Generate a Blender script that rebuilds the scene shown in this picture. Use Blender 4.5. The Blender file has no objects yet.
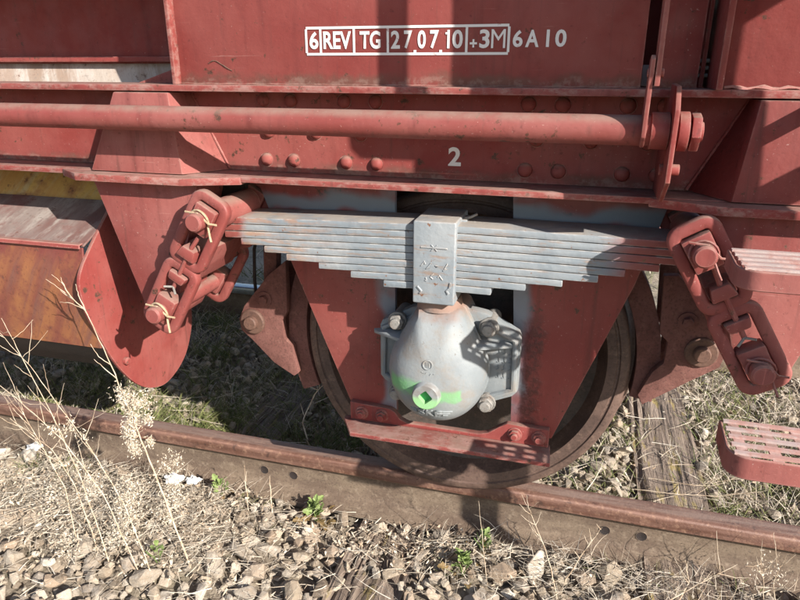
import bpy, bmesh, math, random
from mathutils import Vector, Matrix, Euler
from math import sin, cos, pi, radians, sqrt, atan2

scene = bpy.context.scene
col = scene.collection
rnd = random.Random(7)

# ------------------------------------------------------------------ camera
CAM_POS = Vector((0.29061, -1.73190, 1.22668))
CR = Vector((0.96157, 0.27456, 0.0))
CU = Vector((-0.09408, 0.32951, 0.93945))
CF = Vector((-0.25793, 0.90335, -0.34268))
cam_d = bpy.data.cameras.new('camera')
cam = bpy.data.objects.new('camera', cam_d)
col.objects.link(cam)
cam.matrix_world = Matrix(((CR.x, CU.x, -CF.x, CAM_POS.x), (CR.y, CU.y, -CF.y, CAM_POS.y),
                           (CR.z, CU.z, -CF.z, CAM_POS.z), (0, 0, 0, 1)))
cam_d.sensor_width = 36.0
cam_d.lens = 36.0 * 647 / 800
cam_d.clip_start = 0.02
cam_d.clip_end = 2000
scene.camera = cam

# ------------------------------------------------------------------ light
SUN = Vector((1.50, -1.0, 0.99)).normalized()        # towards the sun
world = bpy.data.worlds.new('World')
scene.world = world
world.use_nodes = True
wn = world.node_tree.nodes
wl = world.node_tree.links
wn.clear()
sky = wn.new('ShaderNodeTexSky')
sky.sky_type = 'NISHITA'
sky.sun_disc = False
sky.sun_elevation = math.asin(SUN.z)
sky.sun_rotation = atan2(SUN.x, SUN.y)
bg = wn.new('ShaderNodeBackground')
bg.inputs['Strength'].default_value = 0.092
wo = wn.new('ShaderNodeOutputWorld')
wl.new(sky.outputs[0], bg.inputs['Color'])
wl.new(bg.outputs[0], wo.inputs['Surface'])
sun_d = bpy.data.lights.new('sun', 'SUN')
sun_d.energy = 5.0
sun_d.angle = radians(0.55)
sun_d.color = (1.0, 0.94, 0.86)
sun_o = bpy.data.objects.new('sun', sun_d)
col.objects.link(sun_o)
sun_o.rotation_euler = SUN.to_track_quat('Z', 'Y').to_euler()
sun_o.location = (4, -4, 5)
scene.view_settings.view_transform = 'Standard'
scene.view_settings.look = 'None'
scene.view_settings.gamma = 1
scene.view_settings.use_curve_mapping = False
scene.view_settings.exposure = 0.95
scene.cycles.max_bounces = 4
scene.cycles.diffuse_bounces = 3
scene.cycles.use_adaptive_sampling = True
scene.cycles.adaptive_threshold = 0.02
scene.cycles.caustics_reflective = False
scene.cycles.caustics_refractive = False

# ------------------------------------------------------------------ materials
class NT:
    def __init__(s, name):
        s.m = bpy.data.materials.new(name)
        s.m.use_nodes = True
        s.t = s.m.node_tree
        s.t.nodes.clear()
        s.out = s.n('ShaderNodeOutputMaterial')
        s.p = s.n('ShaderNodeBsdfPrincipled')
        s.l(s.p.outputs[0], s.out.inputs[0])
        s.geo = s.n('ShaderNodeNewGeometry')
        s.pos = s.geo.outputs['Position']
        sx = s.n('ShaderNodeSeparateXYZ'); s.l(s.pos, sx.inputs[0])
        s.x, s.y, s.z = sx.outputs
    def n(s, k):
        return s.t.nodes.new(k)
    def l(s, a, b):
        s.t.links.new(a, b)
    def put(s, v, inp):
        if isinstance(v, (int, float)):
            inp.default_value = v
        elif isinstance(v, tuple):
            inp.default_value = v if len(v) == 4 else (*v, 1)
        else:
            s.l(v, inp)
    def math(s, op, a, b=0.0, c=None):
        q = s.n('ShaderNodeMath'); q.operation = op
        s.put(a, q.inputs[0]); s.put(b, q.inputs[1])
        if c is not None: s.put(c, q.inputs[2])
        return q.outputs[0]
    def scale(s, vec, sc):
        q = s.n('ShaderNodeMapping'); s.l(vec, q.inputs[0])
        q.inputs['Scale'].default_value = sc
        return q.outputs[0]
    def noise(s, scale, detail=4, rough=0.55, vec=None, dist=0.0):
        q = s.n('ShaderNodeTexNoise')
        s.l(vec or s.pos, q.inputs['Vector'])
        q.inputs['Scale'].default_value = scale
        q.inputs['Detail'].default_value = detail
        q.inputs['Roughness'].default_value = rough
        q.inputs['Distortion'].default_value = dist
        return q.outputs[0]
    def ramp(s, v, a, b, lo=0.0, hi=1.0):
        q = s.n('ShaderNodeMapRange'); q.interpolation_type = 'SMOOTHSTEP'
        s.put(v, q.inputs[0])
        for i, k in enumerate((a, b, lo, hi)): q.inputs[1 + i].default_value = k
        return q.outputs[0]
    def mix(s, f, a, b, mode='MIX'):
        q = s.n('ShaderNodeMix'); q.data_type = 'RGBA'; q.blend_type = mode
        s.put(f, q.inputs[0]); s.put(a, q.inputs[6]); s.put(b, q.inputs[7])
        return q.outputs[2]
    def edge(s, radius, samples=4):
        b = s.n('ShaderNodeBevel'); b.samples = samples
        b.inputs['Radius'].default_value = radius
        d = s.n('ShaderNodeVectorMath'); d.operation = 'DOT_PRODUCT'
        s.l(b.outputs[0], d.inputs[0]); s.l(s.geo.outputs['Normal'], d.inputs[1])
        return s.ramp(d.outputs['Value'], 0.98, 0.82, 0, 1)
    def up(s):
        q = s.n('ShaderNodeSeparateXYZ'); s.l(s.geo.outputs['Normal'], q.inputs[0])
        return q.outputs[2]
    def bump(s, h, strength=0.3, dist=0.002):
        b = s.n('ShaderNodeBump')
        b.inputs['Strength'].default_value = strength
        b.inputs['Distance'].default_value = dist
        s.l(h, b.inputs['Height']); s.l(b.outputs[0], s.p.inputs['Normal'])
    def fin(s, color, rough=0.6, metal=0.0, spec=0.5):
        s.put(color, s.p.inputs['Base Color']); s.put(rough, s.p.inputs['Roughness'])
        s.put(metal, s.p.inputs['Metallic']); s.put(spec, s.p.inputs['Specular IOR Level'])
        return s.m

RED = (0.215, 0.037, 0.032)
RED_FADED = (0.262, 0.073, 0.062)
RED_DARK = (0.100, 0.020, 0.019)
RUST = (0.115, 0.045, 0.030)
DUST = (0.24, 0.155, 0.125)

def red_layers(t, base=RED, faded=RED_FADED, dark=RED_DARK, chip=0.665, fade=1.0):
    big = t.noise(2.6, 5, 0.6)
    c = t.mix(t.math('MULTIPLY', t.ramp(big, 0.36, 0.68), fade), base, faded)
    streak = t.noise(1.0, 5, 0.6, t.scale(t.pos, (26, 26, 2.2)))
    c = t.mix(t.ramp(streak, 0.52, 0.80, 0, 0.55), c, dark)
    smudge = t.noise(5.5, 5, 0.72, dist=0.5)
    c = t.mix(t.ramp(smudge, 0.56, 0.74, 0, 0.5), c, (0.135, 0.028, 0.025))
    run = t.noise(1.0, 5, 0.65, t.scale(t.pos, (60, 60, 3.0)))
    c = t.mix(t.ramp(run, 0.56, 0.74, 0, 0.55), c, (0.100, 0.040, 0.033))
    pat = t.noise(9.0, 5, 0.7)
    c = t.mix(t.ramp(pat, 0.55, 0.75, 0, 0.35), c, faded)
    fine = t.noise(70, 5, 0.65)
    c = t.mix(t.ramp(fine, 0.30, 0.40, 0.45, 0.0), c, (0.07, 0.016, 0.014))
    chips = t.noise(30, 5, 0.68)
    zone = t.ramp(t.noise(3.2, 3, 0.5), 0.40, 0.60, 0.0, 0.065)
    cz = t.math('ADD', chips, zone)
    c = t.mix(t.ramp(cz, chip, chip + 0.012, 0, 0.9), c, RUST)
    c = t.mix(t.ramp(cz, chip + 0.035, chip + 0.05, 0, 0.8), c, (0.06, 0.030, 0.022))
    scr = t.noise(1.0, 3, 0.5, t.scale(t.pos, (7, 7, 210)), 1.0)
    c = t.mix(t.math('MULTIPLY', t.ramp(scr, 0.70, 0.73), t.ramp(big, 0.5, 0.62, 0, 0.5)), c, (0.42, 0.22, 0.19))
    up = t.up()
    dustm = t.math('MULTIPLY', t.ramp(up, 0.3, 0.9), t.ramp(t.noise(12, 5, 0.7), 0.3, 0.62, 0.25, 0.9))
    c = t.mix(dustm, c, DUST)
    e = t.math('MULTIPLY', t.edge(0.006), t.ramp(t.noise(22, 5, 0.7), 0.38, 0.60))
    c = t.mix(t.math('MULTIPLY', e, 0.8), c, (0.40, 0.225, 0.19))
    specks = t.noise(190, 3, 0.6)
    c = t.mix(t.ramp(specks, 0.68, 0.72, 0, 0.5), c, (0.45, 0.30, 0.26))
    return c, fine, chips

def mk_red(name, scuff=0.0, foot=None, **k):
    t = NT(name)
    c, fine, chips = red_layers(t, **k)
    if scuff:
        sc_ = t.math('MULTIPLY', t.ramp(t.noise(1.0, 5, 0.72, t.scale(t.pos, (26, 40, 50))), 0.44, 0.66), scuff)
        c = t.mix(sc_, c, (0.31, 0.185, 0.16))
        c = t.mix(t.ramp(t.noise(40, 5, 0.75), 0.60, 0.66, 0, 0.8), c, (0.11, 0.05, 0.035))
    if foot:
        zf = t.math('ADD', t.z, t.math('MULTIPLY', t.math('SUBTRACT', t.noise(17, 5, 0.7), 0.5), 0.05))
        c = t.mix(t.math('MULTIPLY', t.ramp(zf, foot + 0.018, foot), t.ramp(t.noise(6, 5, 0.7), 0.40, 0.60, 0.1, 0.85)), c, (0.13, 0.060, 0.045))
        c = t.mix(t.math('MULTIPLY', t.ramp(zf, foot + 0.006, foot - 0.004), t.ramp(t.noise(45, 5, 0.7), 0.45, 0.60, 0.0, 0.4)), c, (0.30, 0.20, 0.165))
    h = t.math('ADD', t.math('MULTIPLY', fine, 0.35), t.math('ADD', t.noise(14, 4, 0.6), t.ramp(chips, 0.66, 0.69, 0, -0.35)))
    t.bump(h, 0.4, 0.004)
    return t.fin(c, t.ramp(t.noise(18, 5), 0.3, 0.7, 0.52, 0.85), 0, 0.4)

M = {}
M['red'] = mk_red('red_oxide_paint')
M['red_panel'] = mk_red('red_panel_paint', base=(0.190, 0.031, 0.027), faded=(0.245, 0.060, 0.051), chip=0.685, foot=1.195)
M['red_flange'] = mk_red('scuffed_red_flange_paint', scuff=0.75)
M['red_web'] = mk_red('red_solebar_paint', foot=0.985)
M['red_link'] = mk_red('red_link_paint', base=(0.208, 0.044, 0.038), faded=(0.272, 0.090, 0.078), chip=0.668)

M['tread'] = mk_red('worn_tread_paint', base=(0.40, 0.16, 0.14), faded=(0.60, 0.42, 0.39), chip=0.64)
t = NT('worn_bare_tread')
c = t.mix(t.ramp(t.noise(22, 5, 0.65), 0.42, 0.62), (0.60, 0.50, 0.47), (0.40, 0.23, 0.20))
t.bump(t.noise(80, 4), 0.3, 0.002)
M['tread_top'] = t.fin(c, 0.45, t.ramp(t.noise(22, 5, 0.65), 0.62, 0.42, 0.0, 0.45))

# guard: red, with bare blue-grey primer showing at the top band and slot edges
t = NT('red_paint_over_grey_primer')
c, fine, chips = red_layers(t)
nz = t.noise(7, 2, 0.5)
zz = t.math('ADD', t.z, t.math('MULTIPLY', t.math('SUBTRACT', nz, 0.5), 0.09))
band = t.math('MULTIPLY', t.ramp(zz, 0.85, 0.875), t.ramp(zz, 0.922, 0.892))
ax = t.math('ADD', t.math('ABSOLUTE', t.math('ADD', t.x, 0.012)), t.math('MULTIPLY', t.math('SUBTRACT', nz, 0.5), 0.10))
slot = t.math('MULTIPLY', t.ramp(ax, 0.208, 0.180), t.ramp(t.noise(5, 3), 0.42, 0.55, 0.2, 0.9))
c = t.mix(t.math('MAXIMUM', band, slot), c, (0.20, 0.235, 0.275))
seam = t.math('MULTIPLY', t.ramp(t.math('ABSOLUTE', t.math('SUBTRACT', t.math('ADD', t.x, t.math('MULTIPLY', t.math('SUBTRACT', t.noise(20, 5), 0.5), 0.06)), 0.205)), 0.034, 0.008), t.ramp(t.z, 0.66, 0.58))
c = t.mix(t.math('MULTIPLY', seam, t.ramp(t.noise(60, 5, 0.7), 0.35, 0.6)), c, (0.105, 0.032, 0.028))
h = t.math('ADD', t.math('MULTIPLY', fine, 0.4), t.math('MULTIPLY', t.math('MULTIPLY', seam, t.noise(60, 5, 0.7)), 2.5))
t.bump(h, 0.5, 0.004)
M['guard'] = t.fin(c, 0.55)

def mk_spring(name, overspray=True):
    t = NT(name)
    big = t.noise(5, 5, 0.6)
    c = t.mix(t.ramp(big, 0.35, 0.65), (0.190, 0.220, 0.245), (0.285, 0.305, 0.318))
    c = t.mix(t.ramp(t.noise(1.0, 5, 0.7, t.scale(t.pos, (9, 30, 60))), 0.53, 0.68, 0, 0.7), c, (0.25, 0.165, 0.115))
    if overspray:
        left = t.ramp(t.math('ADD', t.x, t.math('MULTIPLY', big, 0.25)), -0.08, -0.36)
        c = t.mix(t.math('MULTIPLY', left, t.ramp(t.noise(1.0, 5, 0.7, t.scale(t.pos, (14, 30, 90))), 0.44, 0.62, 0, 0.75)), c, (0.34, 0.185, 0.11))
        nn = t.math('MULTIPLY', t.math('SUBTRACT', t.noise(11, 4), 0.5), 0.10)
        xx = t.math('ADD', t.x, nn)
        ends = t.math('MAXIMUM', t.ramp(xx, -0.515, -0.545), t.math('MULTIPLY', t.ramp(xx, 0.33, 0.43), t.ramp(t.z, 0.892, 0.872, 0.25, 1.0)))
        c = t.mix(ends, c, RED_FADED)
    chips = t.noise(48, 5, 0.6)
    c = t.mix(t.ramp(chips, 0.655, 0.69), c, (0.17, 0.085, 0.05))
    up = t.up()
    c = t.mix(t.math('MULTIPLY', t.ramp(up, 0.5, 0.9), t.ramp(t.noise(15, 5), 0.35, 0.6, 0.3, 0.9)), c, (0.34, 0.30, 0.26))
    c = t.mix(t.math('MULTIPLY', t.edge(0.004), t.ramp(t.noise(30, 4), 0.45, 0.6)), c, (0.55, 0.52, 0.49))
    t.bump(t.math('ADD', t.noise(60, 4), t.math('MULTIPLY', t.noise(17, 3), 0.8)), 0.45, 0.003)
    return t.fin(c, 0.6)
M['spring'] = mk_spring('grey_spring_paint')
M['buckle'] = mk_spring('grey_buckle_paint', False)

# axle box: light grey with sprayed green marks either side of the plug
t = NT('grey_axle_box_paint')
c = t.mix(t.ramp(t.noise(7, 5, 0.6), 0.35, 0.65), (0.195, 0.217, 0.230), (0.262, 0.280, 0.285))
c = t.mix(t.math('MULTIPLY', t.ramp(t.noise(95, 4, 0.6), 0.64, 0.70), t.ramp(t.z, 0.44, 0.60, 0.0, 0.8)), c, (0.15, 0.13, 0.12))
c = t.mix(t.math('MULTIPLY', t.ramp(t.noise(11, 5, 0.7), 0.46, 0.70), 0.65), c, (0.25, 0.205, 0.165))
c = t.mix(t.math('MULTIPLY', t.ramp(t.math('ADD', t.z, t.math('MULTIPLY', t.noise(20, 4), 0.06)), 0.665, 0.70), 0.85), c, (0.25, 0.145, 0.105))
nn = t.math('MULTIPLY', t.math('SUBTRACT', t.noise(38, 4, 0.6), 0.5), 0.022)
zc = t.math('ADD', t.math('ABSOLUTE', t.math('SUBTRACT', t.z, 0.462)), nn)
def xband(a, b):
    return t.math('MULTIPLY', t.ramp(t.math('ADD', t.x, nn), a - 0.006, a + 0.004), t.ramp(t.math('ADD', t.x, nn), b + 0.004, b - 0.004))
zl = t.math('ADD', t.math('ABSOLUTE', t.math('SUBTRACT', t.z, 0.476)), t.math('MULTIPLY', nn, 1.4))
g1 = t.math('MULTIPLY', xband(-0.02, 0.048), t.ramp(zc, 0.022, 0.010))
g2 = t.math('MULTIPLY', xband(-0.135, -0.052), t.ramp(zl, 0.032, 0.010))
front = t.ramp(t.y, -0.25, -0.27)
green = t.math('MULTIPLY', t.math('MAXIMUM', g1, g2), front)
green = t.math('MULTIPLY', green, t.ramp(t.noise(55, 4), 0.3, 0.5, 0.72, 1.0))
c = t.mix(t.math('MULTIPLY', green, t.ramp(t.noise(9, 3), 0.35, 0.65, 0.55, 0.9)), c, (0.16, 0.46, 0.16))
t.bump(t.math('ADD', t.noise(140, 4), t.math('MULTIPLY', t.noise(24, 3), 0.8)), 0.38, 0.002)
M['box'] = t.fin(c, t.ramp(t.noise(20, 5), 0.3, 0.7, 0.5, 0.8), 0, 0.35)

t = NT('plug_paint')
c = t.mix(t.ramp(t.noise(30, 4), 0.4, 0.6), (0.25, 0.265, 0.27), (0.20, 0.19, 0.18))
t.bump(t.noise(90, 3), 0.2, 0.001)
M['plug'] = t.fin(t.mix(t.ramp(t.z, 0.470, 0.455, 0.0, 0.75), c, (0.26, 0.55, 0.22)), 0.5)
t = NT('green_paint')
M['green_paint'] = t.fin(t.mix(t.noise(60), (0.03, 0.26, 0.07), (0.05, 0.38, 0.10)), 0.55)

def mk_rust(name, a, b, cc, rough=0.75, streak=(9, 9, 9), metal=0.0, bump=0.5):
    t = NT(name)
    n1 = t.noise(1.0, 5, 0.65, t.scale(t.pos, streak))
    c = t.mix(t.ramp(n1, 0.34, 0.66), a, b)
    c = t.mix(t.ramp(t.noise(45, 5, 0.7), 0.5, 0.72, 0, 0.8), c, cc)
    c = t.mix(t.ramp(t.noise(150, 3, 0.6), 0.35, 0.5, 0.4, 0), c, tuple(v * 0.4 for v in a))
    t.bump(t.math('ADD', t.noise(60, 5, 0.7), t.math('MULTIPLY', n1, 0.5)), bump, 0.003)
    return t.fin(c, rough, metal)
M['wheel'] = mk_rust('wheel_steel', (0.042, 0.034, 0.030), (0.085, 0.064, 0.054), (0.13, 0.085, 0.065), 0.6)
M['rim'] = mk_rust('rim_rust', (0.080, 0.050, 0.040), (0.135, 0.085, 0.067), (0.19, 0.125, 0.095), 0.6)
M['rail'] = mk_rust('rail_rust', (0.120, 0.082, 0.058), (0.190, 0.140, 0.098), (0.26, 0.20, 0.145), 0.85, (5, 5, 16))
M['rail_head'] = mk_rust('rail_head_rust', (0.135, 0.062, 0.042), (0.20, 0.105, 0.076), (0.26, 0.145, 0.10), 0.5, (3, 40, 40))
t = NT('rail_head_worn')
n1 = t.noise(1.0, 5, 0.65, t.scale(t.pos, (4, 60, 60)))
c = t.mix(t.ramp(n1, 0.34, 0.66), (0.120, 0.056, 0.038), (0.185, 0.098, 0.072))
c = t.mix(t.ramp(t.noise(55, 5, 0.72), 0.5, 0.66, 0, 0.8), c, (0.27, 0.155, 0.105))
c = t.mix(t.ramp(t.noise(26, 5, 0.75), 0.58, 0.66, 0, 0.75), c, (0.062, 0.034, 0.026))
band = t.math('MULTIPLY', t.math('MULTIPLY', t.ramp(t.y, -0.034, -0.020), t.ramp(t.y, 0.020, 0.004)), t.ramp(t.up(), 0.8, 0.95))
c = t.mix(t.math('MULTIPLY', band, t.ramp(n1, 0.35, 0.6, 0.2, 0.7)), c, (0.23, 0.165, 0.135))
t.bump(t.math('ADD', t.noise(70, 5, 0.75), t.noise(25, 4, 0.7)), 0.6, 0.003)
M['rail_head'] = t.fin(c, t.ramp(n1, 0.3, 0.7, 0.45, 0.75))
M['rail_shiny'] = mk_rust('rail_polished', (0.42, 0.43, 0.45), (0.5, 0.5, 0.52), (0.35, 0.28, 0.22), 0.35, (3, 40, 40), 0.8, 0.1)
M['brake'] = mk_rust('brake_rust', (0.125, 0.048, 0.038), (0.185, 0.078, 0.064), (0.22, 0.105, 0.082), 0.8)
M['washer'] = mk_rust('washer_rust', (0.105, 0.054, 0.040), (0.145, 0.078, 0.055), (0.085, 0.045, 0.036), 0.7)
M['dark'] = mk_rust('dark_steel_and_shade', (0.018, 0.014, 0.013), (0.03, 0.02, 0.018), (0.04, 0.025, 0.02), 0.8)  # near-black steel; also stands in for shade in hidden interiors and holes
M['bolt'] = mk_rust('weathered_bolt', (0.19, 0.18, 0.165), (0.27, 0.255, 0.235), (0.16, 0.10, 0.07), 0.65)
M['wire'] = mk_rust('straw_wire', (0.42, 0.30, 0.18), (0.5, 0.4, 0.27), (0.3, 0.2, 0.12), 0.5)

# chute sheet: bare sheet with rust runs
def mk_sheet(name, a, b, cc, dd, shear, paint=None):
    t = NT(name)
    sh = t.n('ShaderNodeCombineXYZ')
    t.l(t.math('ADD', t.x, t.math('MULTIPLY', t.z, shear)), sh.inputs[0]); t.l(t.math('MULTIPLY', t.y, 0.3), sh.inputs[1]); t.l(t.math('MULTIPLY', t.z, 0.12), sh.inputs[2])
    s1 = t.noise(9, 5, 0.6, sh.outputs[0]); s2 = t.noise(24, 5, 0.7, sh.outputs[0])
    c = t.mix(t.ramp(s1, 0.36, 0.62), a, b)
    c = t.mix(t.ramp(s2, 0.46, 0.68), c, cc)
    c = t.mix(t.ramp(t.noise(7, 5, 0.7), 0.48, 0.66, 0, 0.8), c, dd)
    if paint:
        zp = t.math('ADD', t.math('ADD', t.z, t.math('MULTIPLY', t.x, 0.22)), t.math('ADD', t.math('MULTIPLY', t.math('SUBTRACT', s1, 0.5), 0.28), t.math('MULTIPLY', t.math('SUBTRACT', s2, 0.5), 0.22)))
        c = t.mix(t.ramp(zp, paint, paint + 0.10, 0, 0.9), c, (0.155, 0.034, 0.029))
    c = t.mix(t.ramp(t.noise(85, 5, 0.75), 0.54, 0.66, 0, 0.6), c, tuple(v * 0.55 for v in a))
    c = t.mix(t.ramp(t.noise(28, 5, 0.75), 0.60, 0.66, 0, 0.7), c, (0.10, 0.045, 0.03))
    t.bump(t.math('ADD', t.noise(50, 5), s2), 0.4, 0.003)
    return t.fin(c, 0.62)
M['sheet_orange'] = mk_sheet('rust_run_sheet', (0.165, 0.048, 0.032), (0.25, 0.098, 0.040), (0.15, 0.062, 0.046), (0.14, 0.036, 0.030), -0.55, 0.43)
M['sheet_grey'] = mk_sheet('worn_grey_sheet', (0.22, 0.175, 0.155), (0.15, 0.080, 0.070), (0.30, 0.26, 0.23), (0.165, 0.060, 0.052), -0.3)
M['sheet_yellow'] = mk_sheet('yellow_rust_sheet', (0.58, 0.38, 0.11), (0.48, 0.25, 0.075), (0.52, 0.40, 0.20), (0.25, 0.10, 0.05), -0.5)
M['sheet_white'] = mk_sheet('whitish_slope_sheet', (0.40, 0.34, 0.29), (0.30, 0.22, 0.17), (0.47, 0.42, 0.38), (0.36, 0.27, 0.22), 0.5)

t = NT('white_stencil_paint')
c = t.mix(t.ramp(t.noise(60, 5, 0.7), 0.62, 0.72), (0.72, 0.69, 0.67), (0.35, 0.13, 0.12))
M['white'] = t.fin(c, 0.6)

# wood sleeper
t = NT('weathered_oak')
g = t.noise(1.0, 5, 0.68, t.scale(t.pos, (42, 2.6, 42)), 0.6)
c = t.mix(t.ramp(g, 0.33, 0.63), (0.105, 0.074, 0.055), (0.265, 0.205, 0.16))
c = t.mix(t.ramp(t.noise(1.0, 5, 0.6, t.scale(t.pos, (90, 3, 90))), 0.56, 0.66), c, (0.030, 0.022, 0.018))
ms = t.math('MULTIPLY', t.ramp(t.noise(1.0, 5, 0.7, t.scale(t.pos, (30, 6, 30))), 0.53, 0.62), t.ramp(t.noise(5, 4), 0.38, 0.52))
c = t.mix(t.math('MULTIPLY', ms, 0.6), c, (0.30, 0.23, 0.06))
t.bump(g, 1.0, 0.014)
M['wood'] = t.fin(c, 0.9)

# stones
def mk_stone(name, island):
    t = NT(name)
    if island:
        r = t.geo.outputs['Random Per Island']
    else:
        oi = t.n('ShaderNodeObjectInfo'); r = oi.outputs['Random']
    cr = t.n('ShaderNodeValToRGB'); t.l(r, cr.inputs[0])
    stops = [(0.0, (0.15, 0.115, 0.085)), (0.14, (0.33, 0.27, 0.20)), (0.34, (0.41, 0.345, 0.265)), (0.50, (0.25, 0.215, 0.18)), (0.62, (0.34, 0.295, 0.24)),
             (0.76, (0.45, 0.385, 0.305)), (0.88, (0.30, 0.22, 0.155)), (0.97, (0.54, 0.49, 0.415))]
    el = cr.color_ramp.elements
    el[0].position, el[0].color = stops[0][0], (*stops[0][1], 1)
    el[1].position, el[1].color = stops[1][0], (*stops[1][1], 1)
    for p, q in stops[2:]:
        e = el.new(p); e.color = (*q, 1)
    cr.color_ramp.interpolation = 'LINEAR'
    c = t.mix(t.ramp(t.noise(38, 5, 0.7), 0.40, 0.66, 0, 0.65), cr.outputs[0], (0.28, 0.215, 0.155))
    c = t.mix(t.ramp(t.noise(120, 4, 0.7), 0.55, 0.72, 0, 0.5), c, (0.52, 0.48, 0.42))
    t.bump(t.math('ADD', t.noise(75, 5, 0.75), t.math('MULTIPLY', t.noise(220, 3, 0.6), 0.3)), 0.75, 0.006)
    return t.fin(c, 0.85, 0, 0.3)
M['stone'] = mk_stone('ballast_stone', False)
M['stone_mass'] = mk_stone('ballast_stone_mass', True)

t = NT('soil')
c = t.mix(t.ramp(t.noise(6, 5, 0.7), 0.35, 0.65), (0.20, 0.16, 0.12), (0.32, 0.265, 0.20))
c = t.mix(t.ramp(t.noise(55, 5, 0.75), 0.42, 0.66), c, (0.40, 0.335, 0.255))
c = t.mix(t.ramp(t.noise(3.5, 5, 0.6), 0.52, 0.68, 0, 0.7), c, (0.075, 0.085, 0.032))
t.bump(t.noise(70, 5, 0.8), 1.0, 0.012)
M['soil'] = t.fin(c, 0.95, 0, 0.2)

def mk_island(name, stops, rough=0.8, sss=0.0):
    t = NT(name)
    cr = t.n('ShaderNodeValToRGB'); t.l(t.geo.outputs['Random Per Island'], cr.inputs[0])
    el = cr.color_ramp.elements
    el[0].position, el[0].color = 0, (*stops[0], 1)
    el[1].position, el[1].color = 1, (*stops[-1], 1)
    for i, q in enumerate(stops[1:-1]):
        e = el.new((i + 1) / (len(stops) - 1)); e.color = (*q, 1)
    return t.fin(cr.outputs[0], rough, 0, 0.3)
M['straw'] = mk_island('dry_straw', [(0.30, 0.235, 0.175), (0.46, 0.395, 0.31), (0.57, 0.51, 0.42), (0.36, 0.295, 0.225), (0.62, 0.575, 0.49)])
M['litter'] = mk_island('dry_litter', [(0.26, 0.18, 0.12), (0.47, 0.385, 0.285), (0.62, 0.545, 0.43), (0.36, 0.26, 0.18), (0.56, 0.475, 0.37)])
M['grass'] = mk_island('green_grass', [(0.06, 0.085, 0.025), (0.13, 0.155, 0.05), (0.22, 0.23, 0.085), (0.10, 0.125, 0.038), (0.33, 0.29, 0.15)])
M['leaf'] = mk_island('weed_leaf', [(0.10, 0.155, 0.04), (0.155, 0.215, 0.065), (0.20, 0.26, 0.09)], 0.6)
M['redleaf'] = mk_island('reddish_leaf', [(0.14, 0.05, 0.03), (0.22, 0.09, 0.05), (0.2, 0.14, 0.06)], 0.6)
t = NT('dry_stalk')
M['stalk'] = t.fin(t.mix(t.ramp(t.noise(40, 4), 0.35, 0.65), (0.40, 0.29, 0.195), (0.60, 0.51, 0.39)), 0.75)
M['fluff'] = mk_island('seed_fluff', [(0.45, 0.36, 0.26), (0.58, 0.50, 0.39), (0.66, 0.60, 0.50)])
t = NT('white_litter')
M['paper'] = t.fin(t.mix(t.ramp(t.noise(30, 4), 0.5, 0.7), (0.80, 0.80, 0.80), (0.55, 0.52, 0.48)), 0.7)
t = NT('green_glass')
M['bottle'] = t.fin((0.01, 0.16, 0.05), 0.15)

# ------------------------------------------------------------------ mesh helpers
def finish(bm, name, mat, parent=None, bevel=0.0, seg=2, smooth=False, tri_angle=35):
    bmesh.ops.remove_doubles(bm, verts=bm.verts, dist=1e-6)
    bmesh.ops.recalc_face_normals(bm, faces=bm.faces)
    if bevel > 0:
        ed = [e for e in bm.edges if len(e.link_faces) == 2 and e.calc_face_angle(0) > radians(28)]
        if ed:
            bmesh.ops.bevel(bm, geom=ed, offset=bevel, segments=seg, profile=0.6, affect='EDGES', clamp_overlap=True)
    me = bpy.data.meshes.new(name)
    if smooth or bevel > 0:
        for f in bm.faces: f.smooth = True
        for e in bm.edges:
            e.smooth = not (len(e.link_faces) == 2 and e.calc_face_angle(0) > radians(tri_angle))
    bm.to_mesh(me); bm.free()
    return link(me, name, mat, parent)

def link(me, name, mat, parent=None):
    if mat is not None and not me.materials: me.materials.append(M[mat] if isinstance(mat, str) else mat)
    o = bpy.data.objects.new(name, me)
    col.objects.link(o)
    if parent is not None: o.parent = parent
    return o

def B(): return bmesh.new()

def box(bm, x0, x1, y0, y1, z0, z1):
    v = [bm.verts.new((x, y, z)) for x in (x0, x1) for y in (y0, y1) for z in (z0, z1)]
    for f in ((0, 1, 3, 2), (4, 6, 7, 5), (0, 4, 5, 1), (2, 3, 7, 6), (0, 2, 6, 4), (1, 5, 7, 3)):
        bm.faces.new([v[i] for i in f])
    return v

def hexa(bm, pts):
    """8 points: bottom loop 0-3, top loop 4-7"""
    v = [bm.verts.new(p) for p in pts]
    for f in ((0, 1, 2, 3), (4, 5, 6, 7), (0, 1, 5, 4), (1, 2, 6, 5), (2, 3, 7, 6), (3, 0, 4, 7)):
        bm.faces.new([v[i] for i in f])

def prism(bm, poly, a, b, axis='y'):
    """poly is a list of (u,v); axis y: (x,z); axis x: (y,z); axis z: (x,y)"""
    def P(u, v, w):
        return (u, w, v) if axis == 'y' else ((w, u, v) if axis == 'x' else (u, v, w))
    l0 = [bm.verts.new(P(u, v, a)) for u, v in poly]
    l1 = [bm.verts.new(P(u, v, b)) for u, v in poly]
    n = len(poly)
    bm.faces.new(l0); bm.faces.new(l1)
    for i in range(n):
        bm.faces.new((l0[i], l0[(i + 1) % n], l1[(i + 1) % n], l1[i]))

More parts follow.
